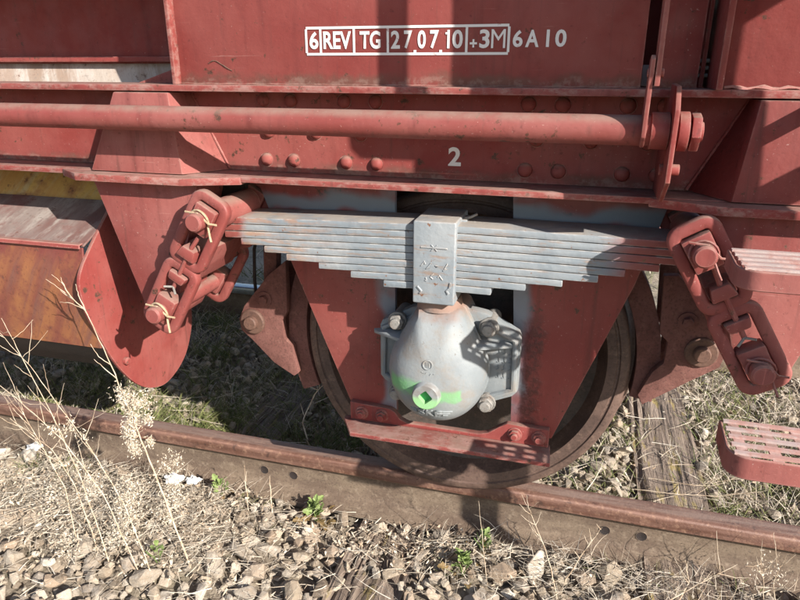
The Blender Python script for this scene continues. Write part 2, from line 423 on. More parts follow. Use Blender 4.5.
def lathe_y(bm, prof, cx, cz, seg=48):
    """prof: list of (r,y) revolved about the y axis through cx,cz"""
    rings = []
    for r, y in prof:
        if r < 1e-5:
            rings.append([bm.verts.new((cx, y, cz))])
        else:
            rings.append([bm.verts.new((cx + r * cos(2 * pi * i / seg), y, cz + r * sin(2 * pi * i / seg))) for i in range(seg)])
    for a, b in zip(rings, rings[1:]):
        if len(a) == 1 and len(b) == 1: continue
        for i in range(seg):
            j = (i + 1) % seg
            if len(a) == 1: bm.faces.new((a[0], b[i], b[j]))
            elif len(b) == 1: bm.faces.new((a[i], a[j], b[0]))
            else: bm.faces.new((a[i], a[j], b[j], b[i]))

def spow(v, e): return math.copysign(abs(v) ** e, v)
def tube(bm, path, rad, seg=10, closed=False, cap=True, sq=1.0):
    """rad: number or list"""
    path = [Vector(p) for p in path]
    n = len(path)
    rings = []
    prev = None
    for i, p in enumerate(path):
        if closed: tg = path[(i + 1) % n] - path[i - 1]
        else: tg = path[min(i + 1, n - 1)] - path[max(i - 1, 0)]
        tg.normalize()
        if prev is None:
            a = Vector((0, 0, 1)) if abs(tg.z) < 0.9 else Vector((0, 1, 0))
            if closed: a = Vector((0, 1, 0))
            nn = (a - tg * a.dot(tg)).normalized()
        else:
            nn = (prev - tg * prev.dot(tg)).normalized()
        prev = nn
        bb = tg.cross(nn)
        r = rad[i] if isinstance(rad, (list, tuple)) else rad
        rings.append([bm.verts.new(p + (nn * spow(cos(2 * pi * k / seg), sq) + bb * spow(sin(2 * pi * k / seg), sq)) * r) for k in range(seg)])
    m = n if closed else n - 1
    for i in range(m):
        a, b = rings[i], rings[(i + 1) % n]
        for k in range(seg):
            q = (k + 1) % seg
            bm.faces.new((a[k], a[q], b[q], b[k]))
    if cap and not closed:
        bm.faces.new(rings[0]); bm.faces.new(rings[-1])

def cyl_x(bm, x0, x1, y, z, r, seg=24): tube(bm, [(x0, y, z), (x1, y, z)], r, seg)
def cyl_y(bm, y0, y1, x, z, r, seg=24): tube(bm, [(x, y0, z), (x, y1, z)], r, seg)

def hexnut(bm, x, z, y0, y1, r, rot=0.3):
    prism(bm, [(x + r * cos(rot + i * pi / 3), z + r * sin(rot + i * pi / 3)) for i in range(6)], y0, y1)

def empty(name, loc):
    o = bpy.data.objects.new(name, None)
    o.empty_display_size = 0.1
    o.location = loc
    col.objects.link(o)
    return o

def tag(o, label=None, cat=None, group=None, kind=None):
    if label: o['label'] = label
    if cat: o['category'] = cat
    if group: o['group'] = group
    if kind: o['kind'] = kind
    return o

def text_mesh(s, extrude=0.0, offset=0.0):
    cu = bpy.data.curves.new('t', 'FONT')
    cu.body = s
    cu.offset = offset
    cu.extrude = extrude
    cu.resolution_u = 4
    o = bpy.data.objects.new('t', cu)
    col.objects.link(o)
    bpy.context.view_layer.update()
    me = bpy.data.meshes.new_from_object(o.evaluated_get(bpy.context.evaluated_depsgraph_get()))
    bpy.data.objects.remove(o); bpy.data.curves.remove(cu)
    return me

def text_fit(s, x0, x1, z0, z1, y, parent, name='stencil_letter', mat='white', offset=0.026):
    if s in 'MI': offset = 0.0
    me = text_mesh(s, 0, offset)
    xs = [v.co.x for v in me.vertices]; ys = [v.co.y for v in me.vertices]
    a, b, c_, d = min(xs), max(xs), min(ys), max(ys)
    for v in me.vertices:
        v.co = Vector((x0 + (v.co.x - a) / (b - a) * (x1 - x0), y, z0 + (v.co.y - c_) / (d - c_) * (z1 - z0)))
    me.name = name
    me.materials.clear()
    return link(me, name, mat, parent)

# ================================================================== SETTING
def gh(x, y):
    z = -0.172
    if y < -0.25: z -= 0.06 * min(1.0, (-0.25 - y) / 0.6) ** 1.3
    if y < -0.85: z -= 0.12 * min(1.0, (-0.85 - y) / 1.2)
    if y > 2.1: z -= 0.10 * min(1.0, (y - 2.1) / 0.8)
    return z + 0.012 * sin(3.1 * x + 1.7 * y) + 0.008 * sin(7.3 * x - 5.1 * y)

def build_ground():
    bm = B()
    xs = [-400, -60, -15, -6] + [-4 + 0.05 * i for i in range(150)] + [5, 8, 20, 60, 400]
    ys = [-400, -60, -12, -4] + [-2.5 + 0.05 * i for i in range(130)] + [5, 8, 20, 80, 400]
    g = [[bm.verts.new((x, y, gh(x, y) - 0.014 + 0.010 * sin(23 * x) * sin(19 * y + 1) * (abs(x) < 4))) for y in ys] for x in xs]
    for i in range(len(xs) - 1):
        for j in range(len(ys) - 1):
            bm.faces.new((g[i][j], g[i + 1][j], g[i + 1][j + 1], g[i][j + 1]))
    o = finish(bm, 'ground', 'soil', smooth=True)
    tag(o, 'stony trackside ground of soil and ballast', kind='structure')
    return o
ground = build_ground()

# rails -----------------------------------------------------------------
def rail_profile():
    h = [(0.036, -0.006), (0.030, -0.001), (0.015, 0.0), (-0.015, 0.0), (-0.030, -0.001), (-0.036, -0.006), (-0.037, -0.040), (-0.034, -0.044)]
    return h
def build_rail(y0, label, shiny):
    bm = B()
    x0, x1 = -9.0, 9.0
    web = [(-0.034, -0.044), (-0.012, -0.056), (-0.009, -0.075), (-0.009, -0.135), (-0.014, -0.150), (-0.074, -0.164), (-0.075, -0.176),
           (0.075, -0.176), (0.074, -0.164), (0.014, -0.150), (0.009, -0.135), (0.009, -0.075), (0.012, -0.056), (0.034, -0.044)]
    prism(bm, [(y0 + a, b) for a, b in web], x0, x1, 'x')
    o = finish(bm, 'rail', 'rail', bevel=0.0015, seg=1)
    bm = B()
    head = rail_profile() + [(0.034, -0.044), (0.037, -0.040)]
    prism(bm, [(y0 + a, b) for a, b in head], x0, x1, 'x')
    finish(bm, 'rail_head', 'rail_shiny' if shiny else 'rail_head', o, bevel=0.001, seg=1)
    tag(o, label, 'rail')
    return o
rail_near = build_rail(-0.010, 'rusty brown rail under the wagon wheel, nearest to the viewer', False)
rail_far = build_rail(1.495, 'far rail with silvery head glimpsed between left shackle and brake hanger', True)
for hx, hz in ((-0.69, -0.102), (-0.58, -0.104), (0.447, -0.102), (0.552, -0.100)):
    bm = B()
    # fishplate hole: shallow disc proud of the web, its shade painted dark, with a lip
    lathe_y(bm, [(0.0, -0.0195), (0.0125, -0.0196), (0.0135, -0.0200), (0.0155, -0.0203), (0.0165, -0.0186)], hx, hz, 20)
    finish(bm, 'painted_bolt_hole', 'dark', rail_near, smooth=True)
    bm = B(); tube(bm, [(hx + 0.0160 * cos(a), -0.0195, hz + 0.0160 * sin(a)) for a in [i * pi / 12 for i in range(24)]], 0.0012, 6, closed=True)
    finish(bm, 'hole_lip', 'rail', rail_near, smooth=True)

# sleepers --------------------------------------------------------------
def build_sleeper(xc, w, ztop, y0, label, ends=None):
    ends = (y0, 2.06)
    root = None
    bm = B()
    r = random.Random(int(xc * 100) + 500)
    ny, nx = 90, 36
    y0, y1 = ends
    crack = [(r.uniform(-.42, .42) * w, r.uniform(.003, .007), r.uniform(.004, .014), r.uniform(0, 6)) for _ in range(6)]
    top = []
    for j in range(ny + 1):
        y = y0 + (y1 - y0) * j / ny
        row = []
        for i in range(nx + 1):
            u = -w / 2 + w * i / nx + (0 if 0 < i < nx else 0.006 * sin(5 * y + i))
            z = ztop + 0.003 * sin(9 * y + 17 * u) + 0.0025 * sin(90 * u + 4 * y) + r.uniform(-.0008, .0008)
            for cx, cw, cd, ph in crack:
                d = abs(u - cx - 0.010 * sin(3 * y + ph) - 0.003 * sin(21 * y + ph))
                if d < cw * 1.6: z -= cd * (1 - d / (cw * 1.6)) * max(0.0, sin(1.7 * y + ph * 2) + 0.45)
            if i in (0, nx): z -= 0.012
            row.append(bm.verts.new((xc + u, y, z)))
        top.append(row)
    bot = [[bm.verts.new((xc + s * w / 2 * 1.02, y0 + (y1 - y0) * j / ny, ztop - 0.14)) for s in (-1, 1)] for j in range(ny + 1)]
    for j in range(ny):
        for i in range(nx):
            bm.faces.new((top[j][i], top[j][i + 1], top[j + 1][i + 1], top[j + 1][i]))
        bm.faces.new((top[j][0], top[j + 1][0], bot[j + 1][0], bot[j][0]))
        bm.faces.new((top[j][nx], bot[j][1], bot[j + 1][1], top[j + 1][nx]))
        bm.faces.new((bot[j][0], bot[j + 1][0], bot[j + 1][1], bot[j][1]))
    for j in (0, ny):
        bm.faces.new(top[j] + [bot[j][1], bot[j][0]])
    o = finish(bm, 'sleeper', 'wood', smooth=True, tri_angle=50)
    tag(o, label, 'sleeper', 'wooden sleepers under the rails')
    return o
SLEEPERS = [(0.675, 0.235, -0.152, -0.34), (-0.20, 0.22, -0.176, -0.60), (-0.88, 0.23, -0.165, -0.09), (-1.62, 0.23, -0.165, -0.09)]
build_sleeper(*SLEEPERS[0], 'cracked grey wooden sleeper with yellow moss, right of the wheel')
build_sleeper(*SLEEPERS[1], 'half buried wooden sleeper end among the stones in front of the rail')
build_sleeper(*SLEEPERS[2], 'dark wooden sleeper in shade behind the rail, left of the wheel')
build_sleeper(*SLEEPERS[3], 'wooden sleeper in deep shade under the rust streaked chute')

# ================================================================== THE WAGON
wagon = empty('railway_wagon', (0, 0, 0))
tag(wagon, 'red oxide hopper wagon with leaf spring, axle box and one spoke-less wheel on the rail', 'railway wagon')
wagon['label'] = 'red oxide hopper wagon with grey leaf spring and one wheel on the rail'

WEBY = -0.235
XL, XR = -3.2, 1.75
# solebar channel
bm = B()
box(bm, XL, XR, WEBY, WEBY + 0.012, 0.972, 1.166)
solebar = finish(bm, 'solebar', 'red_web', wagon)
bm = B(); box(bm, XL, XR, -0.332, -0.180, 1.166, 1.181)
finish(bm, 'top_flange', 'red_flange', solebar, 0.003)
bm = B(); box(bm, XL, XR, -0.330, -0.223, 0.957, 0.971)
finish(bm, 'bottom_flange', 'red_flange', solebar, 0.003)

# rivets
bm = B()
prof = [(0.0165 * cos(a), -0.013 * sin(a)) for a in [i * pi / 2 / 5 for i in range(6)]]
lathe_y(bm, [(0.0185, 0.002), (0.018, -0.001)] + prof, 0, 0, 18)
rv = finish(bm, 'rivet', 'red', solebar, smooth=True, tri_angle=60)
rivet_me = rv.data
pos = [(x, 1.144) for x in (-0.484, -0.411, -0.274, -0.196, 0.156, 0.229, 0.363, 0.437)] + \
      [(x, 1.001) for x in (-0.485, -0.411, -0.273, -0.196, 0.157, 0.231, 0.366, 0.438)] + \
      [(x, 1.070) for x in (-0.475, -0.349, -0.234, 0.178, 0.295, 0.412)]
for i, (x, z) in enumerate(pos):
    o = rv if i == 0 else link(rivet_me, 'rivet', None, solebar)
    o.location = (x, WEBY, z)
    o.rotation_euler = (0, rnd.uniform(0, 6), 0)
text_fit('2', -0.020, 0.010, 1.004, 1.047, WEBY - 0.0015, solebar, offset=0.03)

# spring hanger brackets (left one; right one mirrored)
XM = -0.045
def mx(s, x): return x if s < 0 else 2 * XM - x
for s in (-1, 1):
    # gusset box above the flange
    def q(x, y, z): return (mx(s, x), y, z)
    bm = B()
    hexa(bm, [q(-0.925, -0.346, 0.9715), q(-0.660, -0.346, 0.9715), q(-0.592, WEBY, 0.9715), q(-0.985, WEBY, 0.9715),
              q(-0.834, -0.336, 1.163), q(-0.682, -0.336, 1.163), q(-0.682, WEBY, 1.163), q(-0.860, WEBY, 1.163)])
    br = finish(bm, 'spring_bracket', 'red_link', wagon, 0.004)
    bm = B()
    prism(bm, [(mx(s, x), y) for x, y in ((-1.03, -0.331), (-0.945, -0.385), (-0.640, -0.385), (-0.510, -0.331), (-0.510, -0.20), (-1.03, -0.20))], 0.951, 0.9695, 'z')
    finish(bm, 'flange_plate', 'red_flange', br, 0.003)
    bm = B()
    poly = [(-0.932, 0.951), (-0.625, 0.951), (-0.722, 0.625)]
    for a in range(-20, -171, -25):
        poly.append((-0.775 + 0.054 * cos(radians(a)), 0.622 + 0.054 * sin(radians(a))))
    poly.append((-0.830, 0.628))
    prism(bm, [(mx(s, x), z) for x, z in poly], -0.340, -0.205)
    finish(bm, 'hanger', 'red_link', br, 0.005)
    # weld bead along the bracket's outer face
    bm = B()
    pts = [Vector(q(-0.590 - 0.092 * k / 24, WEBY - 0.003, 0.975 + 0.185 * k / 24)) for k in range(25)]
    tube(bm, pts, [0.0028 + 0.001 * rnd.random() for _ in pts], 6)
    finish(bm, 'weld_bead', 'red', br, smooth=True)

# brake shaft ------------------------------------------------------------
TY, TZ = -0.402, 1.109
bm = B(); cyl_x(bm, XL, 0.452, TY, TZ, 0.0282, 32)
shaft = finish(bm, 'brake_shaft', 'red_link', wagon, smooth=True)
bm = B(); cyl_x(bm, 0.398, 0.430, TY, TZ, 0.034, 28); finish(bm, 'collar', 'red', shaft, 0.002)
bm = B(); cyl_x(bm, 0.446, 0.464, TY, TZ, 0.036, 28); finish(bm, 'collar', 'red', shaft, 0.002)
bm = B(); prism(bm, [(TY + 0.036 * cos(i * pi / 3 + .2), TZ + 0.036 * sin(i * pi / 3 + .2)) for i in range(6)], 0.468, 0.484, 'x'); cyl_x(bm, 0.464, 0.490, TY, TZ, 0.018, 16)
finish(bm, 'nut', 'red', shaft, 0.002)
bm = B()
prism(bm, [(WEBY, 0.972), (-0.380, 0.972), (-0.450, 1.02), (-0.455, 1.15), (-0.425, 1.190), (-0.336, 1.192), (-0.333, 1.165), (WEBY, 1.165)], 0.432, 0.441, 'x')
brg = finish(bm, 'bearing_plate', 'red', wagon, 0.002)
bm = B(); cyl_x(bm, 0.425, 0.462, -0.38, 1.035, 0.011, 14); finish(bm, 'bolt', 'red', brg, 0.002)
# lever on the shaft
bm = B()
prism(bm, [(-0.425, 1.080), (-0.446, 1.10), (-0.462, 1.235), (-0.452, 1.242), (-0.430, 1.235), (-0.390, 1.10)], 0.381, 0.389, 'x')
lev = finish(bm, 'lever', 'red_link', wagon, 0.002)
bm = B()
prism(bm, [(-0.462, 1.190), (-0.455, 1.62), (-0.425, 1.62), (-0.432, 1.190)], 0.391, 0.400, 'x')
finish(bm, 'lever_rod', 'red_link', lev, 0.002)
bm = B(); cyl_x(bm, 0.378, 0.406, -0.447, 1.212, 0.008, 12); finish(bm, 'pin', 'red', lev, 0.002)

# upper side panels ------------------------------------------------------
PY = -0.300
bm = B(); box(bm, -0.664, 0.378, PY, PY + 0.008, 1.1812, 1.75)
panel = finish(bm, 'side_panel', 'red_panel', wagon, 0.001)
bm = B(); box(bm, -0.674, -0.664, -0.322, PY + 0.02, 1.1812, 1.75)
finish(bm, 'panel_rim', 'red_flange', panel, 0.002)
for (x0, x1) in ((-0.6638, 0.378),):
    bm = B()
    pts = [(x0 + (x1 - x0) * k / 60, PY - 0.001, 1.1825 + 0.0005 * sin(k * 1.9)) for k in range(61)]
    tube(bm, pts, [0.0018 + 0.0008 * rnd.random() for _ in pts], 6)
    finish(bm, 'weld_bead', 'red_panel', panel, smooth=True)
# stencil: frame and letters
LY = PY - 0.0016
def strip(x0, x1, z0, z1, parent):
    bm = B(); v = [bm.verts.new(p) for p in ((x0, LY, z0), (x1, LY, z0), (x1, LY, z1), (x0, LY, z1))]
    bm.faces.new(v)
    return finish(bm, 'stencil_frame_line', 'white', parent)
fx = [-0.334, -0.300, -0.222, -0.145, 0.026, 0.113]
z0, z1, lw = 1.2445, 1.3035, 0.0052
strip(fx[0], fx[-1], z0, z0 + lw, panel); strip(fx[0], fx[-1], z1 - lw, z1, panel)
for x in fx: strip(x - lw / 2, x + lw / 2, z0 + lw, z1 - lw, panel)
LZ0, LZ1 = 1.2575, 1.2935
for ch, a, b in (('6', -0.3265, -0.3055), ('REV', -0.2935, -0.2285), ('TG', -0.2085, -0.1615), ('2', -0.138, -0.118), ('7', -0.109, -0.091), ('0', -0.079, -0.061),
                 ('7', -0.052, -0.033), ('0', -0.004, 0.018), ('3', 0.053, 0.074), ('M', 0.0775, 0.1065)):
    text_fit(ch, a, b, LZ0, LZ1, LY, panel)
strip(-0.0150, -0.0098, LZ0, LZ1, panel).name = 'stencil_letter'
strip(-0.0190, -0.0151, LZ1 - 0.0085, LZ1 - 0.0045, panel).name = 'stencil_letter'
text_fit('+', 0.033, 0.048, 1.259, 1.275, LY, panel)
for x in (-0.0845, -0.0285): strip(x - 0.003, x + 0.003, z0 + lw, z0 + lw + 0.005, panel).name = 'stencil_dot'
for ch, a, b in (('6', 0.1215, 0.1415), ('A', 0.147, 0.174), ('I', 0.1885, 0.1945), ('0', 0.206, 0.228)):
    text_fit(ch, a, b, 1.259, 1.2915, LY, panel)

# paint blister on the panel
bm = B()
pts = [(-0.585 + 0.06 * k / 14, PY - 0.001, 1.228 + 0.006 * sin(k * 0.45) - (0.016 * max(0, (k - 9) / 5) ** 1.5)) for k in range(15)]
tube(bm, pts, [0.0009 + 0.0009 * rnd.random() for _ in pts], 5)
finish(bm, 'paint_blister', 'washer', panel, smooth=True)

# gap and further panels to the right
bm = B(); box(bm, 0.402, 0.485, -0.272, -0.262, 1.1812, 1.75); finish(bm, 'narrow_panel', 'red_panel', wagon, 0.001)
bm = B(); box(bm, 0.36, 0.46, -0.132, -0.120, 1.1812, 1.75); finish(bm, 'inner_plate', 'red', wagon, 0.001)
bm = B(); box(bm, 0.388, 0.412, -0.152, -0.138, 1.1815, 1.225); finish(bm, 'white_tab', 'white', wagon, 0.002)
bm = B(); box(bm, 0.508, 0.520, -0.356, -0.12, 1.1812, 1.75); post = finish(bm, 'corner_post', 'red', wagon, 0.002)
bm = B(); box(bm, 0.492, 0.500, -0.245, -0.12, 1.1812, 1.75); finish(bm, 'post_web', 'red', post, 0.001)
for zz_ in (1.205, 1.219, 1.233):
    bm = B(); cyl_x(bm, 0.482, 0.507, -0.235, zz_, 0.004, 8); finish(bm, 'spring_coil', 'bolt', post, smooth=True)
bm = B(); box(bm, 0.5205, 1.70, PY, PY + 0.008, 1.1812, 1.75); p3 = finish(bm, 'end_panel', 'red', wagon, 0.001)
bm = B()
pts = [(0.53 + 1.1 * k / 80, PY - 0.003, 1.184 + 0.002 * sin(k * 1.7)) for k in range(81)]
tube(bm, pts, [0.002 + 0.003 * rnd.random() for _ in pts], 6)
finish(bm, 'rust_scale', 'tread', p3, smooth=True)

# body, hopper slope and an added plate shading the recess
bm = B(); box(bm, XL, 0.355, -0.10, 1.58, 1.228, 3.0); body = finish(bm, 'hopper_body', 'red_panel', wagon)
bm = B(); box(bm, XL, -0.655, -0.345, -0.333, 1.465, 2.2); finish(bm, 'added_shade_plate', 'red', body, 0.003)  # added above the view to shade the recessed hopper side
bm = B(); box(bm, XL, -0.676, -0.120, -0.1005, 1.232, 1.246); finish(bm, 'rubbing_strip', 'red', body, 0.003)
bm = B()
hexa(bm, [(XL, -0.165, 1.10), (-0.55, -0.165, 1.10), (-0.55, -0.157, 1.09), (XL, -0.157, 1.09),
          (XL, -0.092, 1.2275), (-0.55, -0.092, 1.2275), (-0.55, -0.084, 1.2275), (XL, -0.084, 1.2275)])
finish(bm, 'slope_sheet', 'sheet_white', body)
bm = B(); prism(bm, [(-0.845, 1.1812), (-0.675, 1.1812), (-0.675, 1.234)], -0.222, -0.214); finish(bm, 'gusset', 'red', panel, 0.0015)

# underframe: far solebar, floor, and added dark plates behind the gaps
bm = B(); box(bm, -0.60, 0.50, 0.14, 0.16, 0.97, 1.225); finish(bm, 'added_dark_plate', 'dark', wagon)  # added dark plate, put in to keep the opening above the spring black
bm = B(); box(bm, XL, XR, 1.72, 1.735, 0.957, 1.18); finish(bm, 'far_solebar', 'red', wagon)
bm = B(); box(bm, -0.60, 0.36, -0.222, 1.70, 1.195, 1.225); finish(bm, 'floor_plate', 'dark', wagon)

bm = B(); box(bm, -0.70, -0.58, -0.19, 1.70, 0.865, 0.955); finish(bm, 'added_dark_beam', 'dark', wagon)  # added to black out the bright gap beside the left hanger
# discharge chute at the left
prof2 = [(-0.150, 0.90), (-0.236, 0.827), (-0.312, 0.757), (-0.362, 0.705), (-0.380, 0.660), (-0.372, 0.590), (-0.335, 0.486), (-0.300, 0.405), (-0.259, 0.338), (-0.212, 0.282),
         (-0.157, 0.243), (-0.088, 0.222), (-0.021, 0.235), (0.030, 0.262), (0.066, 0.300), (0.095, 0.355), (0.108, 0.416), (0.115, 0.60), (0.115, 0.90)]
def smooth_poly(pts, n=4):
    out = []
    m = len(pts)
    for i in range(m):
        p0, p1, p2, p3_ = [Vector((*pts[(i + k) % m], 0)) for k in (-1, 0, 1, 2)]
        if i == m - 1 or i == m - 2: out.append((p1.x, p1.y)); continue
        if i == 0: p0 = p1
        for k in range(n):
            t_ = k / n
            v = 0.5 * ((2 * p1) + (p2 - p0) * t_ + (2 * p0 - 5 * p1 + 4 * p2 - p3_) * t_ ** 2 + (3 * p1 - p0 - 3 * p2 + p3_) * t_ ** 3)
            out.append((v.x, v.y))
    return out
bm = B(); prism(bm, smooth_poly(prof2), -1.005, -0.995, 'x')
chute_end = finish(bm, 'chute_end_plate', 'red', wagon, 0.002)
bm = B(); lathe_y(bm, [(0.012, 0.0), (0.012, -0.010), (0.008, -0.014), (0, -0.014)], 0, 0, 14)
ob = finish(bm, 'rivet', 'red', chute_end, smooth=True); ob.location = (-0.994, -0.255, 0.385); ob.rotation_euler = (0, 0, pi / 2)
def sheet_yz(name, pts, x0, x1, mat, th=0.006):
    bm = B()
    n = len(pts)
    nrm = []
    for i in range(n):
        a = Vector(pts[max(i - 1, 0)]); b = Vector(pts[min(i + 1, n - 1)])
        d = (b - a).normalized(); nrm.append(Vector((d.y, -d.x)))
    poly = list(pts) + [(pts[i][0] - nrm[i].x * th, pts[i][1] - nrm[i].y * th) for i in reversed(range(n))]
    prism(bm, poly, x0, x1, 'x')
    return finish(bm, name, mat, wagon, 0.0015, 1)
ch = sheet_yz('chute_front_sheet', [(-0.335, 0.757), (-0.345, 0.68), (-0.345, 0.58), (-0.330, 0.455)], XL, -1.0055, 'sheet_orange')
tag(ch, 'chute front with orange rust runs')
o = sheet_yz('chute_lip', [(-0.342, 0.756), (-0.342, 0.764), (-0.330, 0.765)], XL, -1.0055, 'red', 0.005)
o = sheet_yz('chute_top_sheet', [(-0.150, 0.850), (-0.24, 0.805), (-0.331, 0.762)], XL, -1.0055, 'sheet_grey')
tag(o, 'worn grey sloping chute top')
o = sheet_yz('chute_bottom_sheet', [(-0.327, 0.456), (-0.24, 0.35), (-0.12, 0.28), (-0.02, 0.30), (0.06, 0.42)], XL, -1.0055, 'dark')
o = sheet_yz('hopper_sheet', [(0.12, 1.20), (-0.02, 1.02), (-0.12, 0.88), (-0.145, 0.845)], XL, -1.0055, 'sheet_yellow')
tag(o, 'yellow rusty hopper sheet below the solebar')

# axle guards --------------------------------------------------------------
gl = [(-0.580, 1.15), (-0.580, 0.99), (-0.548, 0.925), (-0.462, 0.706), (-0.294, 0.285), (-0.165, 0.292), (-0.168, 0.60), (-0.168, 1.15)]
gr = [(0.520, 1.15), (0.500, 0.99), (0.478, 0.925), (0.428, 0.731), (0.268, 0.280), (0.158, 0.286), (0.148, 0.60), (0.128, 0.92), (0.128, 1.15)]
for pl, lab in ((gl, 'left'), (gr, 'right')):
    bm = B(); prism(bm, pl, -0.172, -0.154)
    g = finish(bm, 'axle_guard', 'guard', wagon, 0.002)
# stay joining the two guards at the bottom
bm = B()
top = [(-0.298, 0.318), (-0.180, 0.312), (-0.165, 0.304), (-0.150, 0.284), (-0.128, 0.274), (0.075, 0.274), (0.100, 0.282), (0.128, 0.304), (0.150, 0.318), (0.262, 0.316)]
prism(bm, top + [(0.262, 0.2625), (-0.298, 0.2625)], -0.192, -0.1725)
stay = finish(bm, 'guard_stay', 'red', wagon, 0.003)
bm = B()
prism(bm, [(-0.318, -0.190), (-0.275, -0.262), (0.272, -0.262), (0.266, -0.1725), (-0.318, -0.1725)], 0.249, 0.2620, 'z')
finish(bm, 'stay_flange', 'red_flange', stay, 0.003)
bm = B(); hexnut(bm, 0, 0, -0.012, 0.0, 0.016); 
lathe_y(bm, [(0.020, 0.0), (0.020, -0.003), (0.0, -0.003)], 0, 0, 20); lathe_y(bm, [(0.009, -0.012), (0.009, -0.020), (0.0, -0.021)], 0, 0, 14)
bolt0 = finish(bm, 'stay_bolt', 'red', stay, 0.001, 1)
for i, (x, z) in enumerate(((-0.262, 0.288), (-0.202, 0.288), (0.172, 0.290), (0.236, 0.290))):
    o = bolt0 if i == 0 else link(bolt0.data, 'stay_bolt', None, stay)
    o.location = (x, -0.192, z); o.rotation_euler = (0, i * 0.7, 0)

# leaf spring ---------------------------------------------------------------
SX = -0.03
def tilt(x): return 0.012 * min(0.0, x - SX) / 0.5
halves_l = [-0.571, -0.580, -0.580, -0.536, -0.472, -0.411, -0.326, -0.242, -0.157]
halves_r = [0.519, 0.512, 0.508, 0.461, 0.393, 0.338, 0.263, 0.182, 0.104]
ZT, TH, PITCH = 0.8795, 0.0162, 0.0178
spring = None
eyes = []
for i in range(9):
    bm = B()
    zt = ZT - i * PITCH
    xa, xb = halves_l[i], halves_r[i]
    n = 16
    yf = -0.310 + rnd.uniform(-0.0015, 0.0015); yb = -0.190
    up, dn = [], []
    for k in range(n + 1):
        x = xa + (xb - xa) * k / n
        dz = tilt(x) - 0.003 * ((x - SX) / 0.55) ** 2 + rnd.uniform(-.0004, .0004)
        up.append((x, zt + dz)); dn.append((x, zt - TH + dz))
    prism(bm, up + dn[::-1], yf, yb)
    if i == 0:
        for (ex, ez) in ((-0.571, 0.880), (0.519, 0.884)):
            be = B(); lathe_y(be, [(0.019, -0.345), (0.034, -0.346), (0.035, -0.342), (0.035, -0.198), (0.036, -0.194), (0.019, -0.195)], ex, ez, 24); eyes.append(be)
        spring = finish(bm, 'leaf_spring', 'spring', wagon, 0.0025, 2)
        for be in eyes: finish(be, 'spring_eye', 'red_link', spring, smooth=True)
        tag(spring, 'stack of grey leaves with rust stains')
    else:
        finish(bm, 'leaf', 'spring', spring, 0.0025, 2)
bm = B(); box(bm, -0.080, 0.021, -0.3265, -0.174, 0.690, 0.8905)
bk = finish(bm, 'buckle', 'buckle', spring, 0.006, 3)
# raised casting marks on the buckle
def mark(pts, r=0.0016, parent=None, mat='buckle', name='casting_mark'):
    bm = B(); tube(bm, pts, r, 5); return finish(bm, name, mat, parent, smooth=True)
yb_ = -0.327
mark([(-0.060, yb_, 0.829), (-0.03, yb_, 0.829), (0.002, yb_, 0.829)], 0.002, bk)
mark([(-0.036, yb_, 0.836), (-0.022, yb_, 0.822)], 0.0016, bk); mark([(-0.022, yb_, 0.836), (-0.036, yb_, 0.822)], 0.0016, bk)
for cx, cz_ in ((-0.057, 0.792), (-0.041, 0.786), (-0.021, 0.790), (-0.004, 0.785), (-0.046, 0.757), (-0.029, 0.762), (-0.013, 0.755)):
    mark([(cx + rnd.uniform(-.008, .008), yb_, cz_ + rnd.uniform(-.009, .009)) for _ in range(4)], 0.0017, bk)
mark([(-0.068, yb_, 0.733), (-0.058, yb_, 0.722), (-0.062, yb_, 0.716)], 0.003, bk); mark([(0.012, yb_, 0.748), (0.010, yb_, 0.735), (0.003, yb_, 0.728), (0.008, yb_, 0.720)], 0.003, bk)
# key in the buckle's top
bm = B(); box(bm, 0.020, 0.033, -0.262, -0.205, 0.868, 0.884); finish(bm, 'key', 'buckle', bk, 0.003)
bm = B(); tube(bm, [(0.024, -0.245, 0.884), (0.040, -0.25, 0.889), (0.055, -0.245, 0.896)], 0.0032, 6); finish(bm, 'cotter', 'bolt', bk, smooth=True)
bm = B(); tube(bm, [(0.024, -0.250, 0.874), (0.044, -0.262, 0.875), (0.052, -0.255, 0.879)], 0.0028, 6); finish(bm, 'cotter', 'bolt', bk, smooth=True)

# axle box -------------------------------------------------------------------
AX, AZ = -0.026, 0.492
def hull_radius():
    pts = [((0.128 if cos(a) < 0 else 0.126) * cos(a), 0.138 * sin(a)) for a in [i * 2 * pi / 72 for i in range(72)]] + [(-0.050, 0.178), (0.056, 0.178)]
    # convex hull
    pts = sorted(set((round(a, 6), round(b, 6)) for a, b in pts))
    def half(ps):
        h = []
        for p in ps:
            while len(h) >= 2 and (h[-1][0] - h[-2][0]) * (p[1] - h[-2][1]) - (h[-1][1] - h[-2][1]) * (p[0] - h[-2][0]) <= 0: h.pop()
            h.append(p)
        return h
    lo = half(pts); hi = half(pts[::-1])
    return lo[:-1] + hi[:-1]
HULL = hull_radius()
def hull_r(a):
    dx, dz = cos(a), sin(a)
    best = 0
    n = len(HULL)
    for i in range(n):
        x1, z1_ = HULL[i]; x2, z2 = HULL[(i + 1) % n]
        ex, ez = x2 - x1, z2 - z1_
        den = dx * ez - dz * ex
        if abs(den) < 1e-12: continue
        tt = (x1 * ez - z1_ * ex) / den
        uu = (x1 * dz - z1_ * dx) / den
        if tt > 0 and -1e-6 <= uu <= 1 + 1e-6: best = max(best, tt)
    return best
YD0, DOME = -0.262, 0.096
NA = 72
HR = [hull_r(2 * pi * i / NA + 1e-4) for i in range(NA)]
def dome_y(x, z):
    a = atan2(z - AZ, x - AX); r = sqrt((x - AX) ** 2 + (z - AZ) ** 2) / hull_r(a + 1e-5)
    r = min(r, 0.999)
    return YD0 - DOME * (1 - r ** 2.6) ** (1 / 2.0)
bm = B()
rings = []
